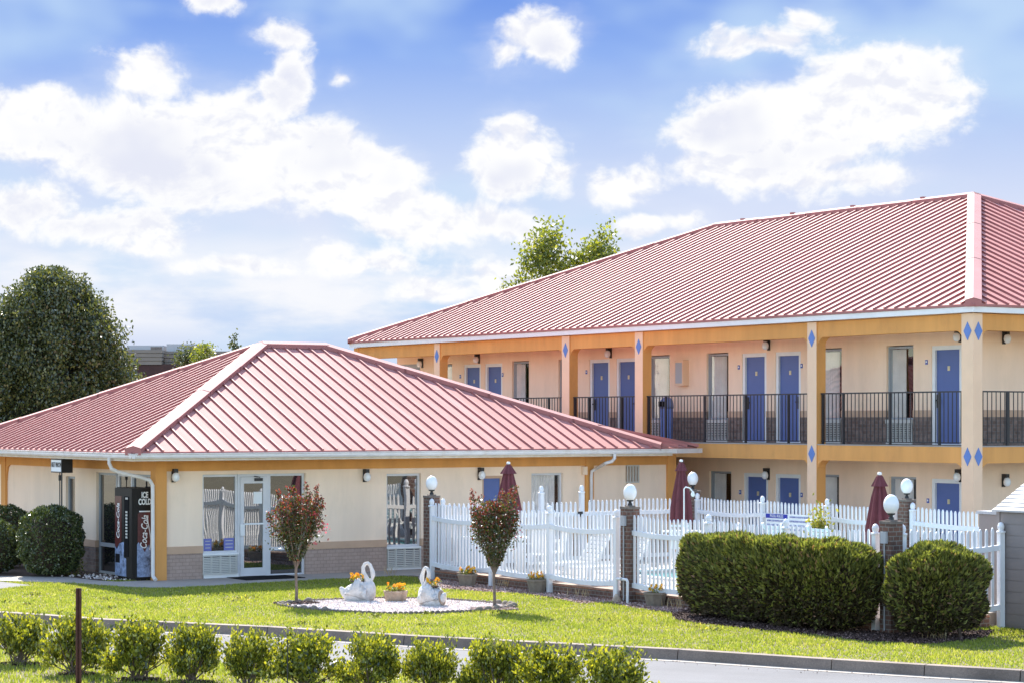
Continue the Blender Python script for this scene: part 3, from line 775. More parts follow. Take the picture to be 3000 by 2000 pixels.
def window_unit(root, openx=0.14, h=2.16, grille=True, w=0.43):
    z0 = 0.55 if grille else 0.0
    f = MB().box(-w, -w + 0.045, 0.06, 0.12, z0, h).box(w - 0.045, w, 0.06, 0.12, z0, h).box(-w + 0.045, w - 0.045, 0.06, 0.12, h - 0.05, h).box(-w + 0.045, w - 0.045, 0.06, 0.12, z0, z0 + 0.035)
    f.box(-w + 0.06, -w + 0.085, 0.07, 0.11, z0 + 0.035, h - 0.05)
    o = f.build('window', M['agrey'], root)
    MB().box(-w + 0.045, w - 0.045, 0.088, 0.094, z0 + 0.035, h - 0.05).build('pane', M['pane'], o)
    curtain_mesh(-w + 0.05, openx, z0 + 0.04, h - 0.06, 0.125, 0.022).build('curtain', M['curtain'], o)
    MB().box(-w + 0.03, w - 0.03, 0.30, 0.32, z0, h).build('dark_room', M['dark'], o)
    if grille:
        g = MB().box(-w + 0.01, w - 0.01, -0.05, 0.12, 0.46, 0.545).box(-w + 0.01, w - 0.01, -0.03, 0.12, 0.0, 0.085)
        for k in range(9):
            z = 0.095 + k * 0.0405
            g.box(-w + 0.02, w - 0.02, -0.03, 0.01, z, z + 0.02)
        for k in range(7):
            x = -w + 0.02 + k * (2 * w - 0.06) / 6
            g.box(x, x + 0.02, -0.026, 0.02, 0.085, 0.46)
        g.box(-w + 0.02, w - 0.02, 0.03, 0.06, 0.085, 0.46, 1)
        g.build('air_conditioner_grille', [M['grille'], M['black']], o)
    return o
def plaque(root):
    return MB().box(-0.035, 0.035, -0.012, 0.0, -0.05, 0.05).box(-0.018, 0.018, -0.015, -0.012, -0.015, 0.025, 1).build('room_plaque', [M['dblue'], M['print']], root)
PROTO = {}
def place(kind, root, loc, rz, **kw):
    key = (kind, tuple(sorted(kw.items())))
    if key not in PROTO:
        o = {'lamp': lamp_fixture, 'door': door_unit, 'window': window_unit, 'plaque': plaque}[kind](root, **kw)
        PROTO[key] = o
    else:
        o = dup(PROTO[key], root)
    o.location = loc; o.rotation_euler = (0, 0, rz); o.parent = root
    return o

# ------------------------------------------------------------------ two-storey motel building
def build_motel():
    root = thing('motel_building', 'long two-storey cream and orange motel block with blue doors and red metal roof', 'motel', MOT.w(0, 0), ROT)
    LEN, DEP, WD = 26.0, 15.5, 1.3
    FL, SL, B2z, C0, C1 = 2.78, 2.755, 2.42, 5.15, 5.52
    Q = -math.pi / 2
    yv = lambda u, d=WD: MOT.y_at(u, d)
    zv = lambda v, u, d=WD: HC - (v - HV) / F * MOT.w(d, yv(u, d)).y
    # openings on the long front: (y centre) from the columns they are seen in
    doorsU = [(2745, -1), (2286, 1), (2188, -1), (1818, 1), (1739.6, -1), (1432, 1), (1370, -1)]
    doorsL = [(2744.6, -1), (2285.7, 1), (2192.6, -1)]
    winsU = [yv(2597) - 0.43, yv(2466) + 0.43, yv(2070) - 0.43, yv(1962) + 0.43, yv(1636) - 0.43, yv(1500) - 0.43, yv(1324.5) + 0.43]
    winsL = [yv(2605) - 0.43, yv(2458) + 0.43, yv(2078) - 0.43]
    dy = lambda u: yv(u, WD + 0.075) - 0.368
    opsU = [(dy(u) - 0.46, dy(u) + 0.46, FL, FL + 2.14) for u, _ in doorsU] + [(y - 0.43, y + 0.43, FL, FL + 2.18) for y in winsU]
    opsL = [(dy(u) - 0.46, dy(u) + 0.46, -0.1, 2.04) for u, _ in doorsL] + [(y - 0.43, y + 0.43, -0.1, 2.06) for y in winsL]
    lou = (yv(1231), yv(1165), 3.3, 5.0)
    opsU.append(lou)
    wl = MB()
    wallp(wl, 'x', WD, WD + 0.22, WD, LEN - 0.3, FL + 0.60, C1, opsU)
    wallp(wl, 'x', WD, WD + 0.22, WD, LEN - 0.3, 0.60, B2z, opsL)
    wallp(wl, 'y', WD, WD + 0.22, WD + 0.22, DEP - 0.3, FL + 0.60, C1, [])
    wallp(wl, 'y', WD, WD + 0.22, WD + 0.22, DEP - 0.3, 0.60, B2z, [])
    wl.box(DEP - 0.5, DEP - 0.3, WD + 0.22, LEN - 0.3, 0.0, C1).box(WD + 0.22, DEP - 0.5, LEN - 0.52, LEN - 0.3, 0.0, C1)
    wl.build('wall', M['warm'], root)
    bd = MB()
    for z, ops in ((FL, opsU), (0.0, opsL)):
        wallp(bd, 'x', WD - 0.02, WD + 0.22, WD - 0.02, LEN - 0.3, z + 0.60, z + 0.75, ops)
        wallp(bd, 'y', WD - 0.02, WD + 0.21, WD + 0.22, DEP - 0.3, z + 0.60, z + 0.75, [])
    bd.build('wall_band', M['tan'], root)
    bk = MB()
    for z, ops in ((FL, opsU), (0.0, opsL)):
        wallp(bk, 'x', WD - 0.008, WD + 0.22, WD - 0.008, LEN - 0.3, z - 0.02, z + 0.60, ops)
        wallp(bk, 'y', WD - 0.008, WD + 0.21, WD + 0.22, DEP - 0.3, z - 0.02, z + 0.60, [])
    bk.build('brick_base', M['dbrick'], root)
    # slab, ceilings
    MB().box(0.05, DEP, 0.05, LEN, B2z + 0.02, FL - 0.02).box(0.02, 0.1, 0.02, LEN, SL + 0.002, FL).box(0.02, DEP, 0.021, 0.1, SL + 0.002, FL - 0.001).build('balcony_slab', M['concrete'], root)
    MB().box(0.05, DEP, 0.05, LEN, C1 - 0.02, C1 + 0.05).build('soffit', M['warm'], root)
    # columns (front face peach, returns orange), beams between them
    def uy(u): return MOT.y_at(u, 0.0)
    cols = [(uy(2392), uy(2365)), (uy(1883), uy(1860)), (uy(1668), uy(1646)), (uy(1288), uy(1272)), (uy(1048), uy(1037))]
    order = [0, 0, 1, 1, 1, 0]
    for k, (ya, yb) in enumerate(cols):
        last = k == len(cols) - 1
        c = MB().box(0.0, 0.27, ya, yb, 0.0, C1 - 0.03, [1, 1, 1, 1, 1, 1 if last else 0]).build('column', [M['peach'], M['orange']], root)
        if last: continue
        diamonds(c, [(ya + yb) / 2], 'x')
    c = MB().box(0.0, 0.26, 0.0, 0.34, 0.0, C1 - 0.03).build('column', [M['peach'], M['orange']], root)
    diamonds(c, [0.16], 'x'); diamonds(c, [0.14], 'y')
    edges = [0.34] + [v for ya, yb in cols for v in (ya, yb)]
    for k in range(0, len(edges) - 1, 2):
        a, b = edges[k], edges[k + 1]
        for zb, zt in ((C0, C1 - 0.03), (B2z, SL)):
            m = MB().box(0.03, 0.26, a, b, zb, zt)
            if k < 8:
                for y, sg in ((a, 1), (b, -1)):
                    pts = [(y, zb), (y + sg * 0.17, zb), (y + sg * 0.10, zb - 0.035), (y + sg * 0.035, zb - 0.10), (y, zb - 0.17)]
                    if sg < 0: pts = pts[::-1]
                    m.prism_x([(p, z + 0.001) for p, z in pts], 0.032, 0.258)
            m.build('beam', M['orange'], root)
    for a, b in ((0.26, 5.2), (5.5, 10.5), (10.8, DEP)):
        for zb, zt in ((C0, C1 - 0.03), (B2z, SL)):
            m = MB().box(a, b, 0.03, 0.26, zb, zt)
            for x, sg in ((a, 1), (b, -1)):
                pts = [(x, zb), (x + sg * 0.17, zb), (x + sg * 0.10, zb - 0.035), (x + sg * 0.035, zb - 0.10), (x, zb - 0.17)]
                m.prism_y([(p, z + 0.001) for p, z in pts], 0.032, 0.258)
            m.build('beam', M['orange'], root)
    for x in (5.2, 10.5):
        c = MB().box(x, x + 0.3, 0.0, 0.27, 0.0, C1 - 0.03).build('column', [M['peach'], M['orange']], root)
        diamonds(c, [x + 0.15], 'y')
    # railings
    def railing(a, b, axis):
        m = MB(); n = max(2, int((b - a) / 0.124)); zt, zb = 3.905, SL + 0.085
        bx = lambda p0, p1, d0, d1, z0, z1: m.box(d0, d1, p0, p1, z0, z1) if axis == 'x' else m.box(p0, p1, d0, d1, z0, z1)
        bx(a, b, 0.115, 0.145, zt - 0.018, zt + 0.012)
        bx(a, b, 0.12, 0.14, zb - 0.01, zb + 0.012)
        npost = max(1, int(round((b - a) / 1.7)))
        posts = [a + (b - a) * (0.5 / npost + k / npost) for k in range(npost)] + [b - 0.06]
        for k in range(1, n):
            p = a + (b - a) * k / n
            bx(p - 0.0075, p + 0.0075, 0.1225, 0.1375, zb + 0.012, zt - 0.018)
        for p in posts: bx(p - 0.02, p + 0.02, 0.1, 0.15, SL + 0.026, zt - 0.018)
        m.build('railing', M['black'], root)
    for k in range(0, len(edges) - 1, 2): railing(edges[k] + 0.02, edges[k + 1] - 0.01, 'x')
    railing(0.28, 5.19, 'y'); railing(5.51, 10.49, 'y')
    # doors, windows, lamps, plaques
    for u, h in doorsU: place('door', root, (WD, dy(u), FL), Q, hand=h)
    for u, h in doorsL: place('door', root, (WD, dy(u), -0.1), Q, hand=h)
    for k, y in enumerate(winsU): place('window', root, (WD, y, FL), Q, openx=(0.10 if k in (0, 5) else 0.20))
    for k, y in enumerate(winsL): place('window', root, (WD, y, -0.1), Q, openx=(0.10 if k == 2 else 0.20))
    for u, v in ((2814, 985), (2253, 1010), (1790, 1034), (1404, 1051), (1238, 1064)):
        place('lamp', root, (WD, yv(u), zv(v, u)), Q)
    for u, v in ((2815, 1393), (2252, 1388)): place('lamp', root, (WD, yv(u), zv(v, u)), Q)
    for u, v in ((2940, 990), (2939, 1407)): place('lamp', root, (MOT.x_at(u, WD), WD, HC - (v - HV) / F * MOT.w(MOT.x_at(u, WD), WD).y), 0)
    for u, v in ((2715, 1060), (2349, 1071), (2165, 1075), (1718.6, 1089), (1473, 1097), (1349, 1102), (2719, 1465), (2349, 1448), (2169, 1440)):
        place('plaque', root, (WD, yv(u), zv(v, u)), Q)
    # fire extinguisher cabinet
    y = yv(2006); z1, z0 = zv(1055, 2006), zv(1129, 2006)
    cab = MB().box(WD - 0.19, WD, y - 0.17, y + 0.17, z0, z1).build('extinguisher_cabinet', M['peach'], root)
    MB().box(WD - 0.195, WD - 0.19, y - 0.13, y + 0.13, z0 + 0.06, z1 - 0.06).build('cabinet_glass', M['hvac'], cab)
    # louvred shutter near the far end
    m = MB().box(WD + 0.02, WD + 0.1, lou[0], lou[1], lou[2], lou[3])
    for k in range(16): m.box(WD - 0.01, WD + 0.02, lou[0] + 0.03, lou[1] - 0.03, lou[2] + 0.03 + k * 0.103, lou[2] + 0.10 + k * 0.103)
    m.build('shutter', M['hvac'], root)
    # fascia and roof
    o = 0.13
    m = MB().box(-o, -o + 0.03, -o, LEN + o, C1 - 0.015, 5.62).box(-o + 0.03, DEP + o, -o, -o + 0.03, C1 - 0.015, 5.62)
    m.box(-o + 0.03, 0.1, -o + 0.03, LEN + o, C1 - 0.008, C1 + 0.02).box(0.1, DEP, -o + 0.03, 0.1, C1 - 0.009, C1 + 0.02)
    m.build('fascia', M['white'], root)
    hip_roof(-o - 0.03, DEP + o + 0.03, -o - 0.03, LEN + o + 0.03, 5.675, 0.416, 0.327, root, M['roof'], 0.05)
    for y in (9.6, 12.3, 14.8, 17.0): MB().box(DEP / 2 - 0.05, DEP / 2 + 0.05, y - 0.06, y + 0.06, 8.85, 9.105).build('ridge_vent', M['rib'], root)
    return root
def diamonds(col, ps, axis):
    for p in ps:
        for zc in (5.13, 2.56):
            w, h = 0.11, 0.19
            pts = [(p - w, zc), (p, zc - h), (p + w, zc), (p, zc + h)]
            m = MB()
            if axis == 'x': m.prism_x(pts, -0.012, 0.0 + 0.004)
            else: m.prism_y(pts, -0.012, 0.004)
            m.build('diamond', M['diamond'], col)
build_motel()

# ------------------------------------------------------------------ single-storey office
def build_office():
    root = thing('office_building', 'single-storey cream and orange office with low red hipped roof and glass front door', 'office', OFF.w(0, 0), ROT)
    WX, WY = 13.15, 9.7
    ZB, ZS = 2.26, 2.50
    xw = lambda u, y=0.06: OFF.x_at(u, y)
    yw = lambda u, x=0.06: OFF.y_at(u, x)
    x1a, x1b = xw(593.7), xw(895); x2a, x2b = xw(1132.5), xw(1233); x3a, x3b = xw(1413), xw(1472); x4a, x4b = xw(1557), xw(1648)
    xdA, xdB = xw(699), xw(790)
    yda, ydb = yw(443), yw(282); ywa, ywb = yw(220), yw(192.6)
    opsF = [(x1a, x1b, 0.0, 2.18), (x2a, x2b, 0.03, 2.14), (x3a, x3b, 0.0, 2.06), (x4a, x4b, 0.6, 2.10)]
    opsL = [(yda, ydb, 0.0, 2.18), (ywa, ywb, 0.6, 2.06)]
    wl = MB()
    wallp(wl, 'y', 0.06, 0.26, 0.06, WX, 0.70, ZS, opsF); wallp(wl, 'x', 0.06, 0.26, 0.26, WY, 0.70, ZS, opsL)
    wl.box(WX - 0.2, WX, 0.26, WY, 0.0, ZS).box(0.26, WX - 0.2, WY - 0.2, WY, 0.0, ZS)
    wl.build('wall', M['cream'], root)
    wall_runs(root, 'wall_band', M['tan'], 'y', 0.035, 0.26, 0.035, WX - 0.01, 0.55, 0.70, opsF)
    wall_runs(root, 'wall_band', M['tan'], 'x', 0.035, 0.26, 0.26, WY - 0.01, 0.55, 0.70, opsL)
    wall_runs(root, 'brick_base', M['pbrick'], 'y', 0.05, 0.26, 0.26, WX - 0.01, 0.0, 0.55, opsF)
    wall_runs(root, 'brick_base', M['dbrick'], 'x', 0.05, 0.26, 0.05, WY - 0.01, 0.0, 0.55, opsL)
    MB().box(0.4, 0.42, 0.4, WY - 0.3, 0.0, ZS - 0.02).box(0.42, WX - 0.3, 0.4, 0.42, 0.0, ZS - 0.02).build('dark_room', M['dark'], root)
    # columns and beams
    MB().box(0.0, 0.25, 0.0, 0.25, 0.0, ZS).build('column', M['orange'], root)
    y = yw(9, 0.0); MB().box(0.0, 0.25, y - 0.14, y + 0.14, 0.0, ZS).build('column', M['orange'], root)
    xa, xb = xw(1717, 0.0), xw(1740, 0.0); MB().box(xa, xb, 0.0, 0.1, 0.0, ZS).build('column', M['orange'], root)
    xc, xd = xw(1956, 0.0), xw(1981, 0.0); MB().box(xc, xd, 0.0, 0.3, 0.0, ZS).build('column', M['orange'], root)
    MB().box(0.25, xa, 0.02, 0.2, ZB, ZS).box(xb, xc, 0.02, 0.2, ZB, ZS).build('beam', M['orange'], root)
    m = MB().box(0.02, 0.2, 0.25, y - 0.14, ZB, ZS).box(0.021, 0.2, y + 0.14, WY, ZB, ZS)
    yy = y - 0.14; m.prism_x([(yy, ZB + 0.001), (yy, ZB - 0.4), (yy - 0.05, ZB - 0.2), (yy - 0.10, ZB - 0.06), (yy - 0.22, ZB + 0.001)], 0.022, 0.2)
    m.build('beam', M['orange'], root)
    # glazed entrance on the front: window over a grille, door, sidelight
    def glazing(name, a, b, z0, z1, fr=0.05, d=0.06, frame=M['alu'], ax='y'):
        o = MB()
        bx = (lambda p0, p1, d0, d1, q0, q1, mm=0: o.box(p0, p1, d0, d1, q0, q1, mm)) if ax == 'y' else (lambda p0, p1, d0, d1, q0, q1, mm=0: o.box(d0, d1, p0, p1, q0, q1, mm))
        D = 0.06 + d
        bx(a, a + fr, D, D + 0.07, z0, z1); bx(b - fr, b, D, D + 0.07, z0, z1); bx(a + fr, b - fr, D, D + 0.07, z1 - fr, z1); bx(a + fr, b - fr, D, D + 0.07, z0, z0 + fr)
        w = o.build(name, frame, root)
        g = MB()
        if ax == 'y': g.box(a + fr, b - fr, D + 0.03, D + 0.04, z0 + fr, z1 - fr)
        else: g.box(D + 0.03, D + 0.04, a + fr, b - fr, z0 + fr, z1 - fr)
        c = ((a + b) / 2, D + 0.035, (z0 + z1) / 2)
        gl = g.build('pane', M['glass'], w)
        return w
    def ac(a, b, z0, z1, parent):
        g = MB().box(a + 0.01, b - 0.01, 0.02, 0.12, z1 - 0.02, z1).box(a + 0.01, b - 0.01, 0.02, 0.12, z0, z0 + 0.03).box(a + 0.01, b - 0.01, 0.1, 0.12, z0 + 0.03, z1 - 0.02, 1)
        n = 9
        for k in range(n):
            z = z0 + 0.04 + k * (z1 - z0 - 0.07) / n
            g.box(a + 0.02, b - 0.02, 0.03, 0.075, z, z + 0.026)
        for t in (0.0, 0.25, 0.52, 0.8, 1.0):
            x = a + 0.015 + t * (b - a - 0.045); g.box(x, x + 0.018, 0.026, 0.09, z0 + 0.03, z1 - 0.02)
        g.build('air_conditioner_grille', [M['grille'], M['black']], parent)
    w1 = glazing('window', x1a, xdA, 0.53, 2.18)
    MB().box(x1a, xdA, 0.05, 0.2, 0.495, 0.53).build('sill', M['white'], w1)
    ac(x1a - 0.02, xdA - 0.03, 0.10, 0.49, w1)
    MB().box(x1a + 0.02, xdA, 0.06, 0.2, 0.0, 0.098).build('plinth', M['white'], w1)
    for k, (u0, u1, v0, v1) in enumerate(((602, 624, 1574, 1616), (661, 690, 1574, 1616))):
        a, b = xw(u0), xw(u1)
        nt = MB().box(a, b, 0.135, 0.148, 0.585, 0.84).build('window_notice', M['bprint'], w1)
        l = MB()
        for j in range(3): l.box(a + 0.03, b - 0.03, 0.131, 0.135, 0.64 + j * 0.07, 0.655 + j * 0.07)
        l.build('notice_lines', M['grille'], nt)
    # door
    dm = MB().box(xdA, xdA + 0.05, 0.10, 0.2, 0.0, 2.18).box(xdB - 0.05, xdB, 0.10, 0.2, 0.0, 2.18).box(xdA + 0.05, xdB - 0.05, 0.10, 0.2, 2.12, 2.18).build('entrance_door', M['alu'], root)
    a, b = xdA + 0.055, xdB - 0.055
    lf = MB().box(a, a + 0.085, 0.09, 0.14, 0.03, 2.115).box(b - 0.085, b, 0.09, 0.14, 0.03, 2.115).box(a + 0.085, b - 0.085, 0.09, 0.14, 1.98, 2.115).box(a + 0.085, b - 0.085, 0.09, 0.14, 0.03, 0.2)
    lf.build('door_leaf', M['alu'], dm)
    MB().box(a + 0.085, b - 0.085, 0.112, 0.122, 0.2, 1.98).build('pane', M['glass'], dm)
    MB().box(a + 0.08, b - 0.08, 0.05, 0.075, 1.11, 1.145).box(a + 0.1, a + 0.13, 0.07, 0.092, 1.115, 1.14).box(a - 0.01, a + 0.09, 0.06, 0.089, 0.88, 1.12).build('push_bar', M['white'], dm)
    MB().box((a + b) / 2 + 0.02, (a + b) / 2 + 0.2, 0.05, 0.09, 2.03, 2.09).bar(((a + b) / 2, 0.06, 2.12), ((a + b) / 2 + 0.12, 0.02, 2.10), 0.02, 0.02).build('door_closer', M['black'], dm)
    MB().box(b - 0.30, b - 0.10, 0.105, 0.111, 1.55, 1.80).build('door_notice', M['print'], dm)
    w2 = glazing('sidelight', xdB, x1b, 0.0, 2.18)
    MB().box(xdB + 0.05, x1b - 0.05, 0.11, 0.19, 0.55, 0.62).build('transom', M['alu'], w2)
    w3 = glazing('window', x2a, x2b, 0.53, 2.14)
    ac(x2a, x2b, 0.07, 0.50, w3)
    MB().box(x2a, x2b, 0.04, 0.2, 0.03, 0.07).build('sill', M['white'], w3)
    MB().box(x2a, x2b, 0.045, 0.2, 0.50, 0.53).build('sill', M['white'], w3)
    o = MB().box(x3a, x3a + 0.05, 0.08, 0.16, 0.0, 2.06).box(x3b - 0.05, x3b, 0.08, 0.16, 0.0, 2.06).box(x3a + 0.05, x3b - 0.05, 0.08, 0.16, 2.0, 2.06).build('door', M['tan'], root)
    MB().box(x3a + 0.05, x3b - 0.05, 0.11, 0.15, 0.02, 2.0).build('door_leaf', M['blue'], o)
    MB().box(x3a + 0.10, x3a + 0.15, 0.06, 0.11, 0.9, 1.0).build('handle', M['black'], o)
    w4 = glazing('window', x4a, x4b, 0.6, 2.10, d=0.05)
    w4.children[0].data.materials[0] = M['pane']
    curtain_mesh(x4a + 0.05, x4b - 0.1, 0.65, 2.05, 0.24, 0.02, 0.085).build('curtain', M['curtain'], w4)
    # left side: glazed door unit and slit window
    dl = glazing('side_light', yw(335), ydb, 0.0, 2.18, ax='x', frame=M['agrey'])
    MB().box(0.12, 0.2, yw(335) + 0.05, ydb - 0.05, 0.58, 0.66).build('transom', M['agrey'], dl)
    d2 = glazing('side_door', yw(379), yw(337), 0.0, 2.18, 0.06, ax='x')
    d3 = glazing('side_light', yda, yw(381), 0.0, 2.18, ax='x', frame=M['agrey'])
    d4 = glazing('slit_window', ywa, ywb, 0.6, 2.06, ax='x', frame=M['agrey'])
    # lamps, vent, junction box
    for u, v in ((508, 1390), (1068, 1390), (1404, 1385)):
        x = xw(u); place('lamp', root, (x, 0.06, HC - (v - HV) / F * OFF.w(x, 0.06).y - 0.02), 0)
    xa2, xb2 = xw(1833), xw(1868); Yv = OFF.w(xa2, 0.06).y
    z1, z0 = HC - (1360.6 - HV) / F * Yv, HC - (1413 - HV) / F * Yv
    m = MB().box(xa2, xb2, -0.01, 0.06, z0, z0 + 0.03).box(xa2, xb2, -0.01, 0.06, z1 - 0.03, z1).box(xa2, xb2, 0.02, 0.06, z0 + 0.03, z1 - 0.03, 1)
    for k in range(5): x = xa2 + k * (xb2 - xa2 - 0.025) / 4; m.box(x, x + 0.025, -0.008, 0.02, z0 + 0.03, z1 - 0.03)
    m.build('wall_vent', [M['grille'], M['stone']], root)
    x = xw(1708); MB().box(x - 0.06, x + 0.06, -0.04, 0.06, 2.05, 2.24).build('junction_box', M['cream'], root)
    # roof, gutter, soffit, downspouts
    e, ze, p = 0.9, 2.675, 0.413
    X1, Y1 = 12.33, 10.6
    R0, R1 = hip_roof(-e, X1, -e, Y1, ze, p, 0.33, root, M['roof'], 0.03)
    E1 = Vector((X1, -e, ze)); E2 = Vector((13.6, -0.54, ze)); T = Vector((11.22, 0.208, 3.147)); K = Vector((13.0, 3.5, ze)); T2 = Vector((11.0, 3.0, 3.15))
    m = MB().quad([E1 + Vector((-.02, 0, .004)), E2, T + Vector((0, 0, .004))]).quad([E2, K, T2, T]).quad([K - Vector((0, 0, .03)), E2 - Vector((0, 0, .03)), E1 - Vector((0, 0, .03))])
    m.quad([E1 - Vector((0, 0, .03)), E2 - Vector((0, 0, .03)), E2, E1], 1)
    dn = Vector((0.27, -0.96, -0.30))
    nrm = (E2 - E1).cross(T - E1)
    for f in (0.16, 0.42, 0.70):
        b = E1.lerp(E2, f); t = E1.lerp(T, min(0.96, f * 1.35)) if f < 0.6 else T.lerp(E2, 0.45)
        m.bar(b, t, 0.034, 0.06, 1, lift=0.002)
    m.build('roof', [M['roof'], M['rib']], root)
    s = (E2 - T); sd = Vector((-s.y, s.x, 0)).normalized() * 0.12
    up = Vector((0, 0, 0.10)); c = MB()
    c.quad([T + up - sd + Vector((0, 0, -.03)), T + up + sd + Vector((0, 0, -.03)), E2 + up + sd + Vector((0, 0, -.03)), E2 + up - sd + Vector((0, 0, -.03))])
    for sg in (-1, 1): c.quad([T + up + sd * sg + Vector((0, 0, -.03)), E2 + up + sd * sg + Vector((0, 0, -.03)), E2 + sd * sg, T + sd * sg], 1)
    c.quad([E2 + up - sd + Vector((0, 0, -.03)), E2 + up + sd + Vector((0, 0, -.03)), E2 + sd, E2 - sd], 1)
    c.build('ridge_cap', [M['cap'], M['rib']], root)
    MB().box(-e + 0.06, X1, -e + 0.06, Y1 - 0.06, 2.50, 2.52).build('soffit', M['fascia'], root)
    MB().box(-e + 0.035, -e + 0.06, -e + 0.035, Y1, 2.488, 2.62).box(-e + 0.06, X1 + 0.3, -e + 0.035, -e + 0.06, 2.488, 2.62).build('fascia', M['fascia'], root)
    gp_ = [(0.0, 0.0), (-0.055, 0.0), (-0.075, 0.035), (-0.075, 0.075), (-0.09, 0.09), (-0.09, 0.105), (0.0, 0.105)]
    g = MB(); oy, oz = -e + 0.034, 2.54
    g.prism_x([(oy + a_, oz + b_) for a_, b_ in gp_], -e - 0.05, X1 + 0.35)
    g.prism_y([(oy + a_, oz + b_) for a_, b_ in gp_], -e - 0.056, Y1)
    g.bar((X1 + 0.34, -e - 0.01, 2.54), (13.75, -0.50, 2.54), 0.085, 0.105)
    g.build('gutter', M['gutter'], root)
    q = 0.038
    MB().tube([(-0.93, 0.2, 2.55), (-0.93, 0.2, 2.43), (-0.88, 0.19, 2.32), (-0.74, 0.16, 2.25), (-0.30, 0.02, 2.14), (-0.14, -0.035, 2.08), (-0.085, -0.05, 1.98), (-0.08, -0.05, 0.30), (-0.08, -0.055, 0.12), (-0.07, -0.16, 0.05)], [q, q, q * 1.1, q, q, q * 1.1, q, q, q, q * 1.1], 8).build('downspout', M['gutter'], root)
    xg, xp = xw(1802, -0.95), xw(1733, -0.06)
    MB().tube([(xg, -0.93, 2.55), (xg, -0.93, 2.44), (xg - 0.03, -0.87, 2.37), (xg - 0.12, -0.75, 2.33), (xp + 0.08, -0.12, 2.19), (xp, -0.07, 2.13), (xp, -0.05, 2.0), (xp, -0.05, 0.1)], q, 8).build('downspout', M['gutter'], root)
    return root
build_office()
# ------------------------------------------------------------------ pool enclosure: brick pillars, kerb walls, picket fences
SW = lambda x, y, z=0.0: SITE.w(x, y, z)
FX = -0.10
PIL = {'a': (-0.02, 0.0), 'b': (-0.08, -7.07), 'c': (-0.10, -13.96), 'd': (6.69, -0.19), 'e': (6.72, -7.05)}
def pillar(pos, label, extra=None):
    r = thing('brick_pillar', label, 'pillar', SW(*pos), ROT, 'brick pillars with white globe lamps')
    w = 0.125
    MB().box(-w, w, -w, w, 0.0, 1.70).build('brick_shaft', M['rbrick'], r)
    MB().box(-w - 0.008, w + 0.008, -w - 0.008, w + 0.008, 1.702, 1.745).box(-0.07, 0.07, -0.07, 0.07, 1.746, 1.765).build('cap', M['shell'], r)
    MB().lathe([(0.045, 1.766), (0.04, 1.80), (0.028, 1.81), (0.028, 1.835), (0.06, 1.84), (0.065, 1.865)], 12).build('lamp_base', M['black'], r, smooth=False)
    prof = [(0.035 + 0.0, 1.85)] + [(0.122 * math.sin(math.pi * k / 14) , 2.0 - 0.155 * math.cos(math.pi * k / 14)) for k in range(2, 14)] + [(0.012, 2.1545)]
    MB().lathe(prof, 20).build('lamp_globe', M['globe'], r, smooth=True)
    if extra:
        MB().box(-w - 0.05, -w - 0.002, -0.06, 0.06, 1.40, 1.58).tube([(-w - 0.02, 0.0, 1.40), (-w - 0.02, 0.0, 0.05)], 0.012, 6).build('switch_box', M['hvac'], r)
    return r
pillar(PIL['a'], 'brick pillar with globe lamp standing against the office wall, at the near fence corner')
pillar(PIL['b'], 'brick pillar with globe lamp and grey switch box, middle of the near fence', True)
pillar(PIL['c'], 'brick pillar with globe lamp between the two clipped hedges', True)
pillar(PIL['d'], 'brick pillar with globe lamp half hidden behind the middle closed umbrella')
pillar(PIL['e'], 'sunlit orange brick pillar with globe lamp behind the fence, next to the umbrella by the hedge')

def kerb_wall(x0, x1, y0, y1, label):
    r = tag(MB().box(x0, x1, y0, y1, 0.0, 0.165).build('brick_kerb_wall', M['rbrick'], None, SW(0, 0), ROT), label, 'low wall', 'low brick kerb walls under the pool fence')
    MB().box(x0 - 0.012, x1 + 0.002, y0, y1, 0.166, 0.205).build('coping', M['coping'], r)
    return r
kerb_wall(-0.05, 0.34, -6.94, -0.14, 'low red brick kerb wall under the fence beside the flower tubs')
kerb_wall(-0.05, 0.34, -13.82, -7.21, 'low red brick kerb wall running behind the long clipped hedge')
kerb_wall(0.05, 1.88, -14.10, -13.90, 'short low red brick wall beside the grey shed')

def picket_panel(mb, L, sag, z0, zr0, zr1, zt, pitch=0.115):
    n = max(2, int(round(L / pitch)))
    f = lambda s: -sag * 4 * (s / L) * (1 - s / L)
    for k in range(1, n):
        s = L * k / n; d = f(s); w = 0.024
        d += random.uniform(-0.007, 0.007); pts = [(s - w, z0 + d), (s + w, z0 + d), (s + w, zt + d - 0.05), (s + w * 0.55, zt + d - 0.015), (s, zt + d), (s - w * 0.55, zt + d - 0.015), (s - w, zt + d - 0.05)]
        mb.prism_y(pts, -0.012, 0.012)
    N = 8
    for zr in (zr0, zr1):
        for k in range(N):
            a, b = L * k / N, L * (k + 1) / N; da, db = f(a), f(b)
            i = len(mb.v)
            mb.v += [(a, -0.032, zr + da), (b, -0.032, zr + db), (b, 0.032, zr + db), (a, 0.032, zr + da), (a, -0.032, zr + da + 0.085), (b, -0.032, zr + db + 0.085), (b, 0.032, zr + db + 0.085), (a, 0.032, zr + da + 0.085)]
            qs = [(3, 2, 1, 0), (4, 5, 6, 7), (0, 1, 5, 4), (2, 3, 7, 6)]
            if k == 0: qs.append((3, 0, 4, 7))
            if k == N - 1: qs.append((1, 2, 6, 5))
            for q in qs: mb.f.append(tuple(i + j for j in q)); mb.m.append(0)
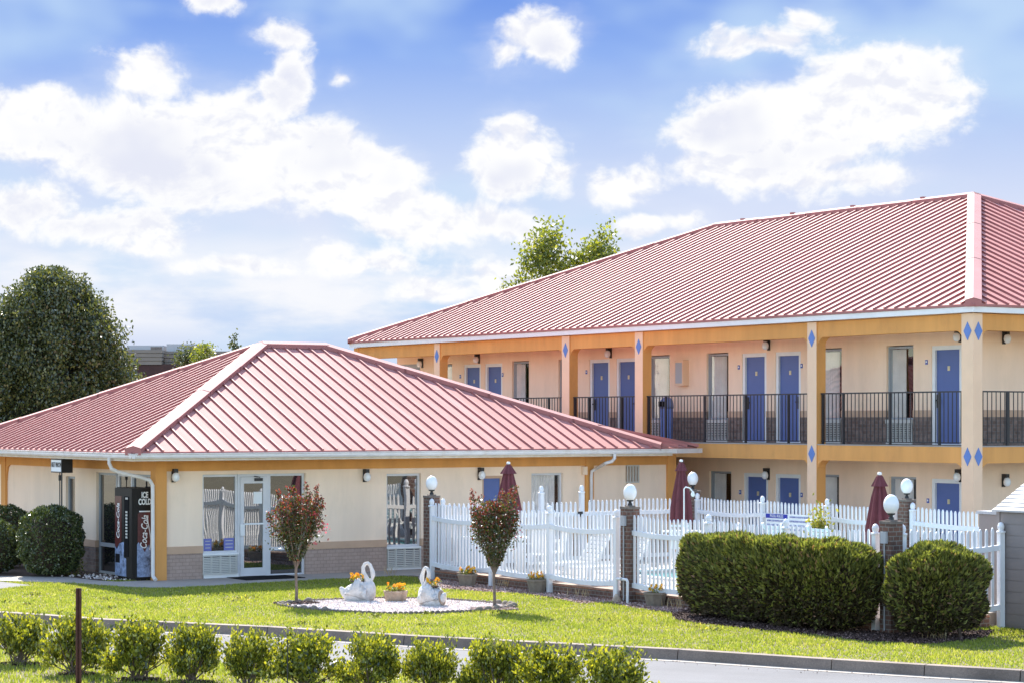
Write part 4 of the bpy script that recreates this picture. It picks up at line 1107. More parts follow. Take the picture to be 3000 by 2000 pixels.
def fence(p0, p1, stops, label, posts=None, sag=0.05, zt=1.61, zp=1.52, name='picket_fence', cat='fence', group='white picket fences round the pool'):
    a, b = SW(*p0), SW(*p1); d = (b - a); L = d.length; rz = math.atan2(d.y, d.x)
    r = thing(name, label, cat, a, rz, group)
    st = [s * L for s in stops]
    for k, s in enumerate(st):
        if posts is not None and not posts[k]: continue
        m = MB().box(s - 0.045, s + 0.045, -0.045, 0.045, 0.0, zp)
        m.lathe([(0.075, zp), (0.075, zp + 0.025), (0.04, zp + 0.035), (0.052, zp + 0.07), (0.055, zp + 0.105), (0.04, zp + 0.145), (0.012, zp + 0.168)], 12, (s, 0, 0), ph=math.pi / 4)
        m.build('post', M['vinyl'], r)
    for s, e in zip(st[:-1], st[1:]):
        m = MB(); picket_panel(m, e - s - 0.09, sag, 0.30, 0.29, 1.24, zt)
        m.build('picket_panel', M['vinyl'], r, (s + 0.045, 0, 0))
    return r
def fr_of(u0, u1, us, x):
    y0, y1 = SITE.y_at(u0, x), SITE.y_at(u1, x)
    return (x, y0), (x, y1), [(SITE.y_at(u, x) - y0) / (y1 - y0) for u in us]
p0, p1, st = fr_of(1265, 1806, [1265, 1440, 1610, 1806], FX)
fence(p0, p1, st, 'white picket fence in front of the office wall, behind the crape myrtle', [1, 1, 1, 1])
p0, p1, st = fr_of(1843, 2565, [1843, 2076, 2303, 2565], FX)
fence(p0, p1, st, 'white picket fence standing close behind the long clipped hedge')
fence((0.10, -14.0), (1.95, -14.28), [0, 1], 'short white picket fence between the round hedge and grey shed')
# back side: fence, gate, fence, then the run with the rules sign
BY = -0.19
xg0, xg1 = SITE.x_at(1586, BY), SITE.x_at(1704, BY)
fence((0.14, BY), (xg0 - 0.05, BY), [0, 1], 'white picket fence between the office and the pool gate', [1, 0], sag=0.0, zt=1.58)
fence((xg1 + 0.05, BY), (6.55, BY), [0, 1], 'white picket fence between the pool gate and the middle umbrella', [0, 1], sag=0.0, zt=1.58)
g = fence((xg0, BY), (xg1, BY), [0, 1], 'white picket pool gate between two tall posts with black latch', [1, 1], sag=0.0, zt=1.55, zp=1.74, name='pool_gate', cat='gate', group='pool gates')
MB().box(xg1 - xg0 - 0.13, xg1 - xg0 - 0.03, -0.09, -0.034, 1.22, 1.34).build('latch', M['black'], g)
p0, p1, st = fr_of(2043, 2618, [2043, 2234, 2424, 2618], 6.69)
fence(p0, p1, st, 'white picket fence carrying the pool rules sign in front of the motel')
fence((6.69, -7.25), (6.69, -10.4), [0, 1], 'white picket fence between the sunlit brick pillar and grey shed', [1, 1])

# rules sign on the back fence
xs = 6.60
ya, yb = SITE.y_at(2243, xs), SITE.y_at(2377, xs); L = ya - yb
r = thing('pool_rules_sign', 'white pool rules sign with blue header hanging on the picket fence', 'sign', SW(xs, (ya + yb) / 2), ROT - math.pi / 2)
zt, zb = 1.33, 0.62
MB().box(-L / 2, L / 2, 0.0, 0.012, zb, zt).build('board', M['print'], r)
MB().box(-L / 2 + 0.01, -0.02, -0.006, -0.001, zt - 0.10, zt - 0.01).build('header', M['navy'], r)
Rx = (math.pi / 2, 0, 0)
text('lettering', 'POOL RULES', 0.085, M['print'], r, (-L / 4, -0.008, zt - 0.055), Rx, sx=0.9 * (L / 2 * 0.7) / 0.52)
left = ['BATHING LOAD MAXIMUM IS POSTED', 'POOL HOURS 9 AM TO 9 PM', 'SHOWER BEFORE ENTERING POOL', 'NO GLASS IN THE POOL AREA', 'NO DIVING', 'NO PETS IN THE POOL AREA']
right = ['NO RUNNING OR ROUGH PLAY ALLOWED', 'NO SPITTING, SPOUTING OF WATER OR BLOWING', 'NOSE IN THE POOL', 'NO PERSON WITH SKIN OR', 'EYE DISEASE', 'NO FOOD OR DRINK']
for k, s in enumerate(left): text('lettering', s, 0.055, M['bprint'], r, (-L / 2 + 0.05, -0.004, zt - 0.155 - k * 0.09), Rx, align='LEFT', sx=min(1.0, (L / 2 - 0.1) / (len(s) * 0.036)))
for k, s in enumerate(right): text('lettering', s, 0.055, M['bprint'], r, (0.05, -0.004, zt - 0.06 - k * 0.09), Rx, align='LEFT', sx=min(1.0, (L / 2 - 0.1) / (len(s) * 0.036)))

# ------------------------------------------------------------------ pool furniture
DZ = 0.212
def umbrella(x, y, label, zt=2.47, rs=1.0):
    r = thing('patio_umbrella', label, 'umbrella', SW(x, y, DZ), ROT + random.uniform(0, 1), 'closed maroon patio umbrellas')
    z = lambda q: q - DZ
    MB().lathe([(0.22, 0.0), (0.22, 0.04), (0.05, 0.07), (0.03, 0.12)], 18).build('base', M['plastic'], r)
    MB().tube([(0, 0, 0.1), (0, 0, z(zt))], 0.018, 8).build('pole', M['plastic'], r)
    rs *= 0.76
    MB().lathe([(0.30 * rs, z(1.12)), (0.285 * rs, z(1.45)), (0.235 * rs, z(1.7)), (0.165 * rs, z(2.0)), (0.10 * rs, z(zt - 0.22)), (0.05, z(zt - 0.1)), (0.02, z(zt - 0.05))], 64, ripple=0.24, rn=8).build('canopy', M['maroon'], r)
    MB().lathe([(0.185 * rs, z(zt - 0.245)), (0.14 * rs, z(zt - 0.18)), (0.055, z(zt - 0.08)), (0.02, z(zt - 0.035))], 48, ripple=0.16, rn=8, ph=0.3).build('valance', M['maroon'], r)
    MB().lathe([(0.03, z(zt - 0.055)), (0.04, z(zt - 0.04)), (0.038, z(zt - 0.012)), (0.015, z(zt))], 12).build('finial', M['print'], r, smooth=True)
def table(x, y, label):
    r = thing('patio_table', label, 'table', SW(x, y, DZ), ROT, 'round white patio tables')
    MB().lathe([(0.03, 0.70), (0.40, 0.70), (0.415, 0.715), (0.41, 0.735), (0.03, 0.735)], 28).build('tabletop', M['plastic'], r)
    for k in range(4):
        a = k * math.pi / 2 + 0.4
        MB().bar((0.06 * math.cos(a), 0.06 * math.sin(a), 0.70), (0.27 * math.cos(a), 0.27 * math.sin(a), 0.0), 0.035, 0.05).build('leg', M['plastic'], r)
UM = [(0.67, -1.87, 'closed maroon umbrella behind the crape myrtle in front of the blue office door', 'round white patio table under the umbrella by the office door'),
      (5.13, -1.8, 'closed maroon umbrella beside the white shower pole in the far pool corner', 'round white patio table under the umbrella in the far pool corner'),
      (2.19, -11.2, 'closed maroon umbrella beside the globe-lamp pillar between the hedges', 'round white patio table under the umbrella behind the hedges')]
for (x, y, la, lb) in UM:
    umbrella(x, y, la, 2.47 if y > -5 else 2.42, 1.06 if x < 1 else 0.92); table(x + 0.02, y, lb)
CH0 = None
def chair(x, y, rz, label):
    global CH0
    if CH0 is None:
        r = thing('patio_chair', label, 'chair', (0, 0, 0), 0, 'white plastic patio chairs')
        MB().box(-0.21, 0.21, -0.22, 0.20, 0.40, 0.43).build('seat', M['plastic'], r)
        m = MB()
        for k in range(6): m.bar((-0.19 + k * 0.076, 0.20, 0.44), (-0.20 + k * 0.08, 0.30, 0.86), 0.05, 0.018, up=(0, 1, 0))
        m.bar((-0.23, 0.30, 0.87), (0.23, 0.30, 0.87), 0.02, 0.05)
        m.build('backrest', M['plastic'], r)
        for sx in (-1, 1):
            MB().bar((sx * 0.23, -0.22, 0.62), (sx * 0.22, 0.27, 0.64), 0.05, 0.025).build('armrest', M['plastic'], r)
            MB().bar((sx * 0.23, -0.21, 0.615), (sx * 0.245, -0.25, 0.0), 0.04, 0.04, up=(0, 1, 0)).build('leg', M['plastic'], r)
            MB().bar((sx * 0.21, 0.19, 0.44), (sx * 0.235, 0.27, 0.0), 0.04, 0.04, up=(0, 1, 0)).build('leg', M['plastic'], r)
        CH0 = r
    else:
        r = dup(CH0); r['label'] = label
    r.location = SW(x, y, DZ); r.rotation_euler = (0, 0, ROT + rz)
chair(1.15, -1.25, -0.7, 'white plastic chair at the office-side table, nearer the storage chest')
chair(1.45, -2.25, -1.9, 'white plastic chair at the office-side table, on the pool side')
chair(0.75, -2.75, 3.0, 'white plastic chair at the office-side table, nearest the brick pillar with switch box')
chair(4.45, -1.2, 0.9, 'white plastic chair at the far corner table, facing the gate')
chair(4.6, -2.55, 2.3, 'white plastic chair at the far corner table, with its back to the pool')
chair(5.75, -2.5, -2.2, 'white plastic chair at the far corner table, next to the sign fence')
chair(1.5, -10.6, 1.2, 'white plastic chair behind the long hedge, near the third umbrella')
LO0 = None
def lounger(x, y, rz, label):
    global LO0
    if LO0 is None:
        r = thing('pool_lounger', label, 'lounger', (0, 0, 0), 0, 'white plastic pool loungers')
        m = MB()
        for k in range(10): m.box(-0.27, 0.27, -0.95 + k * 0.115, -0.95 + k * 0.115 + 0.09, 0.30, 0.325)
        m.box(-0.30, -0.27, -0.97, 0.55, 0.28, 0.34).box(0.27, 0.30, -0.97, 0.55, 0.28, 0.34)
        m.build('seat', M['plastic'], r)
        m = MB()
        for k in range(8):
            t = k / 8; m.box(-0.26, 0.26, 0.25 + t * 0.42, 0.27 + t * 0.42, 0.34 + t * 0.62, 0.40 + t * 0.62)
        m.bar((-0.285, 0.24, 0.33), (-0.285, 0.68, 0.98), 0.03, 0.04).bar((0.285, 0.24, 0.33), (0.285, 0.68, 0.98), 0.03, 0.04)
        m.build('backrest', M['plastic'], r)
        for sx in (-1, 1):
            for yy in (-0.8, 0.4): MB().box(sx * 0.285 - 0.02, sx * 0.285 + 0.02, yy - 0.025, yy + 0.025, 0.0, 0.28).build('leg', M['plastic'], r)
        LO0 = r
    else:
        r = dup(LO0); r['label'] = label
    r.location = SW(x, y, DZ); r.rotation_euler = (0, 0, ROT + rz)
lounger(1.0, -3.9, -1.57, 'white slatted pool lounger with raised back, behind the flower tub at the fence post')
lounger(1.0, -5.2, -1.57, 'white slatted pool lounger between the fence post and the brick pillar with switch box')
lounger(5.95, -4.6, 1.57, 'white slatted pool lounger beyond the pool, below the rules sign')
lounger(5.95, -6.0, 1.57, 'white slatted pool lounger beyond the pool, near the sunlit brick pillar')
ch = thing('storage_chest', 'pale blue-white plastic chest behind the first fence pickets', 'chest', SW(0.75, -0.75, DZ), ROT)
MB().box(-0.28, 0.28, -0.48, 0.48, 0.0, 0.62).build('box', M['chest'], ch)
MB().box(-0.30, 0.30, -0.50, 0.50, 0.622, 0.68).build('lid', M['plastic'], ch)
hr = thing('pool_handrail', 'curved white handrail with rope at the pool edge', 'handrail', SW(0, 0, DZ), ROT)
for yy in (-6.6, -7.0):
    MB().tube([(2.2, yy, 0.0), (2.2, yy, 0.62), (2.28, yy, 0.78), (2.45, yy, 0.82), (2.62, yy, 0.72), (2.85, yy, 0.2), (2.95, yy, 0.05)], 0.022, 8).build('rail', M['plastic'], hr, smooth=True)
sh = thing('outdoor_shower', 'thin white outdoor shower pole with bent arm beside the umbrella', 'shower', SW(4.55, -2.65, DZ), ROT)
MB().tube([(0, 0, 0), (0, 0, 1.66), (0.03, -0.02, 1.70), (0.10, -0.07, 1.68), (0.15, -0.11, 1.60)], 0.014, 8).build('pole', M['plastic'], sh)
MB().lathe([(0.015, 1.50), (0.038, 1.51), (0.042, 1.56), (0.02, 1.61)], 12, (0.15, -0.11, 0)).build('shower_head', M['plastic'], sh)
pp = thing('drain_pipe', 'white plastic pipe bent like a staple at the foot of the brick pillar', 'pipe', SW(-0.26, -7.07), ROT)
MB().tube([(0, 0.17, 0.12), (0, 0.17, 0.40), (0, 0.14, 0.435), (0, -0.14, 0.435), (0, -0.17, 0.40), (0, -0.17, 0.0)], 0.026, 10).build('pipe', M['vinyl'], pp)
MB().tube([(0, 0.02, 0.435), (0, -0.02, 0.435)], 0.036, 10).build('coupling', M['hvac'], pp)
MB().lathe([(0.12, 0.0), (0.10, 0.06), (0.06, 0.12), (0.03, 0.16)], 9, (0, 0.16, 0), sx=0.8).build('stone_foot', M['stone'], pp)

M['gold_leaf'] = leaf_mat('golden_leaf', [(0.0, (0.14, 0.17, 0.03)), (1.0, (0.36, 0.33, 0.06))], 0.4, 0.4, 0.4, (1.4, 1.3, 0.5))
# small golden shrub behind the fence
def leaf_thing(name, label, cat, loc, build, group=None):
    r = thing(name, label, cat, loc, RNG.uniform(0, 6.28), group)
    build(r); return r
def b_gold(r):
    P = RNG.normal(size=(1100, 3)) * (0.11, 0.11, 0.24) + (0, 0, 0.74)
    k = P[:, 2] > 0.05; P = P[k]
    np_mesh('foliage', leaf_quads(P, 0.085, 0.5, 0.5), 4, M['gold_leaf'], parent=r)
    MB().tube([(0, 0, 0), (0.02, 0, 0.8)], 0.015, 6).build('stem', M['bark'], r)
leaf_thing('golden_shrub', 'small yellow-green shrub behind the fence beside the rules sign', 'shrub', SW(6.2, SITE.y_at(2400, 6.2), 0.2), b_gold)

# ------------------------------------------------------------------ flower tubs
def pansies(r, n, rad, z, name='flowers', sc=1.0):
    P = np.stack([RNG.uniform(-rad, rad, n), RNG.uniform(-rad, rad, n) * 0.8, z + RNG.uniform(0.03, 0.13, n) * sc], 1)
    k = np.hypot(P[:, 0], P[:, 1]) < rad; P = P[k]
    V = []
    for p in P:
        for j in range(5):
            a = j * 1.2566 + RNG.uniform(0, 0.4); q = p + np.array([math.cos(a) * 0.018, -0.004, math.sin(a) * 0.018])
            V.append(q)
    V = np.array(V)
    np_mesh(name, leaf_quads(V, 0.045, 0.85, 0.0), 4, M['pansy'], parent=r)
    F2 = np.stack([RNG.uniform(-rad, rad, 5 * n), RNG.uniform(-rad, rad, 5 * n) * 0.8, z + RNG.uniform(-0.01, 0.08, 5 * n) * sc], 1)
    np_mesh('leaves', leaf_quads(F2, 0.05, 0.5, 0.5), 4, M['hedge'], parent=r)
def tub(loc, label, wt, wb, h, m, group, flowers):
    r = thing('flower_tub', label, 'planter', loc, ROT + 0.35, group)
    prof = [(wb, 0.0), (wb + (wt - wb) * 0.8, h * 0.82), (wt, h * 0.86), (wt, h), (wt - 0.03, h), (wt - 0.04, h - 0.03)]
    MB().lathe(prof, 8, ph=math.pi / 8).build('tub', m, r)
    MB().lathe([(wt - 0.035, h - 0.035), (wt - 0.04, h - 0.02)], 8, ph=math.pi / 8).build('soil', M['soil'], r)
    pansies(r, flowers, wt - 0.05, h)
    return r
GT = 'grey concrete flower tubs along the fence'
tub(gp(1369, 1716), 'grey octagonal flower tub with orange pansies, left of the crape myrtle at the fence', 0.215, 0.15, 0.25, M['greystone'], GT, 24)
tub(gp(1573, 1736), 'grey octagonal flower tub with yellow pansies beside a fence post', 0.21, 0.15, 0.27, M['greystone'], GT, 18)
tub(gp(1920, 1776), 'grey octagonal flower tub with few pansies beside the long hedge', 0.215, 0.155, 0.26, M['greystone'], GT, 14)
tub(gp(1159, 1761), 'stained flower tub with pansies standing between the two swans', 0.235, 0.19, 0.20, M['stone'], 'flower tub on the gravel', 26)

# ------------------------------------------------------------------ swan planters
def swan(loc, rz, label):
    r = thing('swan_planter', label, 'statue', loc, rz, 'white swan planters')
    m = MB()
    # body: loft of ellipses along x (tail at -x, breast at +x)
    secs = [(-0.30, 0.05, 0.10, 0.13), (-0.24, 0.10, 0.16, 0.13), (-0.14, 0.16, 0.20, 0.145), (-0.02, 0.185, 0.215, 0.155), (0.10, 0.175, 0.22, 0.165), (0.19, 0.14, 0.215, 0.175), (0.25, 0.09, 0.17, 0.19), (0.285, 0.03, 0.07, 0.19)]
    n = 16; i0 = len(m.v)
    for (x, ry, rz_, zc) in secs:
        for k in range(n):
            a = 2 * math.pi * k / n
            z = zc + rz_ * math.sin(a) * (0.95 if math.sin(a) > 0 else 1.0)
            m.v.append((x, ry * math.cos(a), max(0.0, z)))
    for j in range(len(secs) - 1):
        for k in range(n):
            k2 = (k + 1) % n
            m.f.append((i0 + j * n + k, i0 + j * n + k2, i0 + (j + 1) * n + k2, i0 + (j + 1) * n + k)); m.m.append(0)
    m.f.append(tuple(i0 + k for k in range(n))); m.m.append(0)
    m.f.append(tuple(i0 + (len(secs) - 1) * n + k for k in reversed(range(n)))); m.m.append(0)
    # neck and head
    m.tube([(0.20, 0, 0.20), (0.165, 0, 0.33), (0.105, 0, 0.43), (0.055, 0, 0.53), (0.05, 0, 0.62), (0.085, 0, 0.685), (0.135, 0, 0.70), (0.18, 0, 0.665), (0.205, 0, 0.60), (0.225, 0, 0.54), (0.232, 0, 0.49), (0.225, 0, 0.44), (0.215, 0, 0.39), (0.205, 0, 0.345)],
           [0.085, 0.062, 0.05, 0.042, 0.038, 0.036, 0.035, 0.035, 0.036, 0.045, 0.047, 0.034, 0.022, 0.012], 10)
    # tail
    m.tube([(-0.22, 0, 0.10), (-0.30, 0, 0.16), (-0.36, 0, 0.235), (-0.375, 0, 0.26)], [0.10, 0.075, 0.045, 0.02], 8)
    body = m.build('body', M['swan'], r, smooth=True)
    rm = body.modifiers.new('fuse', 'REMESH'); rm.mode = 'VOXEL'; rm.voxel_size = 0.011; rm.use_smooth_shade = True
    sm = body.modifiers.new('smooth', 'SMOOTH'); sm.factor = 0.6; sm.iterations = 4
    # wings: shells with feather ridges along both sides
    for sy in (-1, 1):
        w = MB(); NU, NV = 22, 14; i = len(w.v)
        for a in range(NU + 1):
            for b in range(NV + 1):
                t = a / NU; q = b / NV
                x = 0.135 - 0.40 * t
                top = 0.42 - 0.30 * abs(t - 0.42) ** 1.3 * 2.0 + 0.022 * math.sin(t * 38)
                bot = 0.05 + 0.10 * t
                z = bot + (top - bot) * q
                bul = 0.175 * math.sin(math.pi * min(1, 0.18 + 0.80 * q)) ** 0.6 * (1 - 0.45 * t ** 2)
                y = sy * (0.05 + bul + 0.02 * math.sin((q * 0.9 + t * 1.6) * 26) * q)
                w.v.append((x, y, z))
        for a in range(NU):
            for b in range(NV):
                k = i + a * (NV + 1) + b
                w.f.append((k, k + 1, k + NV + 2, k + NV + 1)); w.m.append(0)
        wo = w.build('wing', M['swan'], r, smooth=True)
        so = wo.modifiers.new('thick', 'SOLIDIFY'); so.thickness = 0.03; so.offset = 0.0
    MB().lathe([(0.13, 0.36), (0.13, 0.38)], 14, (-0.05, 0, 0), sx=1.0, sy=0.8).build('soil', M['soil'], r)
    pansies(r, 13, 0.125, 0.385)
    for ch in r.children:
        if ch.name.startswith(('flowers', 'leaves')): ch.location = (-0.06, 0, 0)
    return r
swan(gp(1056, 1760), math.radians(-6), 'white swan planter facing right with closed body, on white gravel')
s2 = swan(gp(1262, 1774), math.radians(142), 'white swan planter turned away, showing its hollow brown tail end')
MB().lathe([(0.012, 0.012), (0.075, 0.006), (0.09, -0.004), (0.088, -0.02), (0.02, -0.035)], 16, (0, 0, 0)).build('tail_hollow', M['stone'], s2).location = (-0.30, 0.0, 0.17)
for ch in s2.children:
    if ch.name.startswith('tail_hollow'): ch.rotation_euler = (0, math.radians(-78), 0); ch.scale = (1.6, 1.05, 1)
s2.scale = (0.9, 1.0, 0.97)

# edging of the gravel bed: overlapping half-round tiles, and stones round the tree ends
e = MB(); n = 0
per = [Vector((*bed_pt(2 * math.pi * k / 720), 0)) for k in range(721)]
acc = 0; last = per[0]
for a, b in zip(per[:-1], per[1:]):
    acc += (b - a).length
    if acc >= 0.085:
        acc = 0; t = (b - a).normalized(); nn = Vector((-t.y, t.x, 0)); i = len(e.v); h = random.uniform(0.045, 0.06)
        pts = [(-0.05, 0.0), (0.05, 0.0), (0.05, h * 0.5), (0.035, h * 0.85), (0.0, h), (-0.035, h * 0.85), (-0.05, h * 0.5)]
        for off in (0.018, -0.018):
            for (s, z) in pts: e.v.append(tuple(b + t * s * 0.86 + nn * off + Vector((0, 0, z))))
        m_ = len(pts)
        e.f.append(tuple(i + q for q in range(m_))); e.m.append(0); e.f.append(tuple(i + m_ + q for q in reversed(range(m_)))); e.m.append(0)
        for q in range(m_):
            q2 = (q + 1) % m_; e.f.append((i + q2, i + q, i + m_ + q, i + m_ + q2)); e.m.append(0)
tag(e.build('bed_edging', M['shell']), 'scalloped grey edging tiles round the white gravel bed', 'edging')
st0 = None
def edge_stone(p, s, label, gr):
    global st0
    if st0 is None:
        m = MB(); m.lathe([(0.05, -0.02), (0.062, 0.02), (0.055, 0.055), (0.03, 0.08), (0.008, 0.086)], 9, sx=1.2)
        for k, v in enumerate(m.v): m.v[k] = (v[0] * random.uniform(0.85, 1.15), v[1] * random.uniform(0.85, 1.15), v[2])
        st0 = m.build('edging_stone', M['greystone'], smooth=True); o = st0
    else: o = dup(st0)
    o.location = p; o.scale = (s, s, s); o.rotation_euler = (0, 0, random.uniform(0, 6)); tag(o, label, 'stone', gr)
for k in range(10):
    a = math.radians(150 + k * 9.0); edge_stone(Vector((*bed_pt(a, 0.97), 0.0)), random.uniform(0.7, 1.1), 'grey stone edging the gravel bed by the reddish tree at the glass door', 'stones at the glass-door end of the bed')
for k in range(9):
    a = math.radians(-38 + k * 7.5); edge_stone(Vector((*bed_pt(a, 0.985), 0.0)), random.uniform(0.8, 1.2), 'grey stone edging the gravel bed by the fence-side crape myrtle', 'stones at the fence end of the bed')

# ------------------------------------------------------------------ crape myrtles
def myrtle(loc, label, H, cw, red, seed, bloom=0):
    r = thing('crape_myrtle', label, 'tree', loc, 0, 'young crape myrtle trees')
    rg = np.random.default_rng(seed)
    zf = H * 0.33
    t = MB(); t.tube([(0, 0, -0.05), (0.006, 0, 0.2), (-0.008, 0, zf * 0.8), (0.0, 0, zf * 1.05)], [0.034, 0.026, 0.024, 0.026], 8)
    tips = []
    for k in range(19):
        a = k * 2.4 + rg.uniform(-0.4, 0.4); rad = cw * 0.5 * rg.uniform(0.25, 0.95)
        zt = H * rg.uniform(0.76, 1.0) - rad * 0.28
        e_ = Vector((math.cos(a) * rad, math.sin(a) * rad, zt)); mid = Vector((math.cos(a) * rad * 0.62, math.sin(a) * rad * 0.55, zf + (zt - zf) * 0.45))
        t.tube([(0, 0, zf * rg.uniform(0.82, 1.0)), tuple(mid), tuple(e_)], [0.014, 0.009, 0.003], 6)
        tips.append((mid, e_))
    t.build('trunk', M['bark'], r)
    P = []; T = []
    for mid, e_ in tips:
        n = int(220)
        s = rg.uniform(0.0, 1.12, n); base = np.array(mid)[None] * (1 - s)[:, None] + np.array(e_)[None] * s[:, None]
        sp = (0.085 * (1.12 - np.clip(s, 0, 1) * 0.82))[:, None]
        P.append(base + rg.normal(size=(n, 3)) * sp * (1, 1, 1.0)); 
    n = 2600
    q = rg.uniform(0.02, 1.0, n) ** 0.9; an = rg.uniform(0, 6.283, n)
    env = np.where(q < 0.62, 0.20 + 1.25 * q, 0.975 * np.sqrt(np.clip(1 - ((q - 0.62) / 0.42) ** 2, 0, 1)))
    rr = rg.uniform(0.15, 1.0, n) ** 0.6 * env * cw * 0.43
    Q = np.stack([np.cos(an) * rr, np.sin(an) * rr, zf * 1.02 + q * (H * 0.86 - zf)], 1)
    P.append(Q)
    P = np.concatenate(P); P = P[P[:, 2] > zf * 0.95]
    zz = (P[:, 2] - zf) / (H - zf); ed = np.hypot(P[:, 0], P[:, 1]) / (cw * 0.5)
    pr = np.clip((zz - 0.25) * 1.25 + (ed - 0.5) * 0.35, 0, 1) * red + 0.05
    mi = (rg.uniform(0, 1, len(P)) < pr).astype(int)
    up = np.zeros_like(P); up[:, 2] = 0.5
    np_mesh('crown', leaf_quads(P, 0.056, 0.5, T=up, spread=0.8), 4, [M['myrtle'], M['myrtip']], mi, r)
    if bloom:
        c = np.array([cw * 0.44, -0.05, H * 0.62]); B = rg.normal(size=(bloom, 3)) * (0.06, 0.06, 0.06) + c
        B = np.concatenate([B, rg.normal(size=(bloom // 3, 3)) * 0.03 + np.array([cw * 0.3, -0.1, H * 0.73]), rg.normal(size=(bloom // 5, 3)) * 0.02 + np.array([cw * 0.33, -0.1, H * 0.50])])
        np_mesh('blossom', leaf_quads(B, 0.035, 0.9), 4, M['bloom'], parent=r)
t1 = gp(868, 1768); t2 = gp(1448, 1785)
myrtle(t1, 'reddish crape myrtle with pink bloom before the glass door', 2.22, 1.08, 0.66, 5, 60)
myrtle(t2, 'darker crape myrtle with maroon tips in front of the picket fence', 2.18, 1.0, 0.52, 9, 12)
for k, p in enumerate((t1, t2)):
    poly = [(p.x + 0.42 * math.cos(a * 0.4), p.y + 0.30 * math.sin(a * 0.4)) for a in range(16)]
    sheet('tree_mulch', poly, 0.016, M['soil']); chips('tree_mulch_chips', poly, 3500, (p.x - 0.5, p.x + 0.5, p.y - 0.4, p.y + 0.4), 0.012, 0.03, M['schip' if k == 0 else 'chip'], 0.024)

# ------------------------------------------------------------------ hedges
def hedge(name, label, loc, dims, n, seed, rnd=0.15, pw=4.0):
    r = thing(name, label, 'hedge', loc, ROT, 'clipped evergreen hedges by the fence')
    rg = np.random.default_rng(seed)
    a, b, h = dims[0] / 2, dims[1] / 2, dims[2]
    def surf(d):
        q = (np.abs(d[:, 0]) ** pw + np.abs(d[:, 1]) ** pw + np.abs(d[:, 2]) ** pw) ** (-1.0 / pw)
        return d * q[:, None]
    d = rg.normal(size=(n, 3)); S0 = surf(unit(d * (1, 1, 1) / 1.0))
    # even cover: pick by box face area
    f = rg.choice(5, n, p=np.array([b * h, b * h, a * h, a * h, a * b * 1.6]) / (2 * b * h + 2 * a * h + 1.6 * a * b))
    u = rg.uniform(-1, 1, n); v = rg.uniform(-1, 1, n); one = np.ones(n)
    X = np.choose(f, [one, -one, u, u, u]); Y = np.choose(f, [u, u, one, -one, v]); Z = np.choose(f, [v, v, v, v, one])
    S0 = surf(np.stack([X, Y, Z], 1) + 1e-6)
    z01 = S0[:, 2] * 0.5 + 0.5
    ph = rg.uniform(0, 6.28, 6)
    lump = (0.03 if pw > 5 else 0.05) * (np.sin(S0[:, 0] * a * 5.5 + ph[0]) * np.sin(S0[:, 1] * b * 5.1 + ph[1]) + np.sin(S0[:, 1] * b * 11 + ph[2] + z01 * 9) * 0.7 + 0.5 * np.sin(z01 * h * 13 + ph[3] + S0[:, 0] * 5))
    ins = rg.exponential(0.055, n)
    tuck = 1.0 - 0.14 * np.clip(0.35 - z01, 0, 1) / 0.35
    sc = np.stack([a + lump - ins, b + lump - ins, h * 0.5 + lump - ins], 1)
    P = S0 * sc; P[:, 0] *= tuck; P[:, 1] *= tuck; P[:, 2] += h * 0.5 + 0.0
    k = P[:, 2] > 0.02 + 0.07 * rg.uniform(size=n); P = P[k]; S1 = S0[k]; z01 = z01[k]
    T = S1 * 0.75; T[:, 2] += 0.55
    V = leaf_quads(P, 0.10, 0.40, T=T, spread=0.65)
    low_dark = rg.uniform(0, 1, len(P)) < np.clip(1.0 - z01 * 1.2, 0.02, 0.82)  # lower sides: brown growth and shade both put into the leaf colour
    np_mesh('foliage', V, 4, [M['hedge'], M['hedgelow']], low_dark.astype(int), r)
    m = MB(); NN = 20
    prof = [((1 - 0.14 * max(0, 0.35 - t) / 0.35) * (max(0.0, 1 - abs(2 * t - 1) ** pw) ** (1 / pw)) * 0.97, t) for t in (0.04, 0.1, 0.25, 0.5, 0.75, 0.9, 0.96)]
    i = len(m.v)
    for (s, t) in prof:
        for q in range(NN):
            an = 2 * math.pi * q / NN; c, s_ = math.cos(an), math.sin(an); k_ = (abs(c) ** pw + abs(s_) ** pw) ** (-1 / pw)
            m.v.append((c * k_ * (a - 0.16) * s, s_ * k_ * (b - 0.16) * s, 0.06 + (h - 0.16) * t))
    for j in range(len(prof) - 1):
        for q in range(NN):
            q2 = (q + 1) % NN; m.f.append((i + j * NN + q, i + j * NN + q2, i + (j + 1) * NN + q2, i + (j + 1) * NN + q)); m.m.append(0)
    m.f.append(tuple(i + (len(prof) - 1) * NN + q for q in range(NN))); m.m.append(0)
    m.build('dark_core', M['dbark'], r)  # solid dark core added inside the leaves to block light
    for j in range(int(max(2, b * 3))):
        st = MB()
        y = -b * 0.8 + 1.6 * b * j / max(1, int(max(2, b * 3)) - 1)
        st.tube([(rg.uniform(-0.1, 0.1), y, 0.0), (rg.uniform(-0.1, 0.1), y + rg.uniform(-0.1, 0.1), 0.3)], 0.03, 6)
        st.build('stem', M['dbark'], r)
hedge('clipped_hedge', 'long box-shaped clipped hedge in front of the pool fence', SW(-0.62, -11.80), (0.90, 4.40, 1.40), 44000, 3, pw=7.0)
hedge('clipped_hedge', 'shorter rounded clipped hedge between the brick pillar and the shed', SW(0.05, -14.78), (1.5, 1.12, 1.42), 22000, 4, pw=3.2)

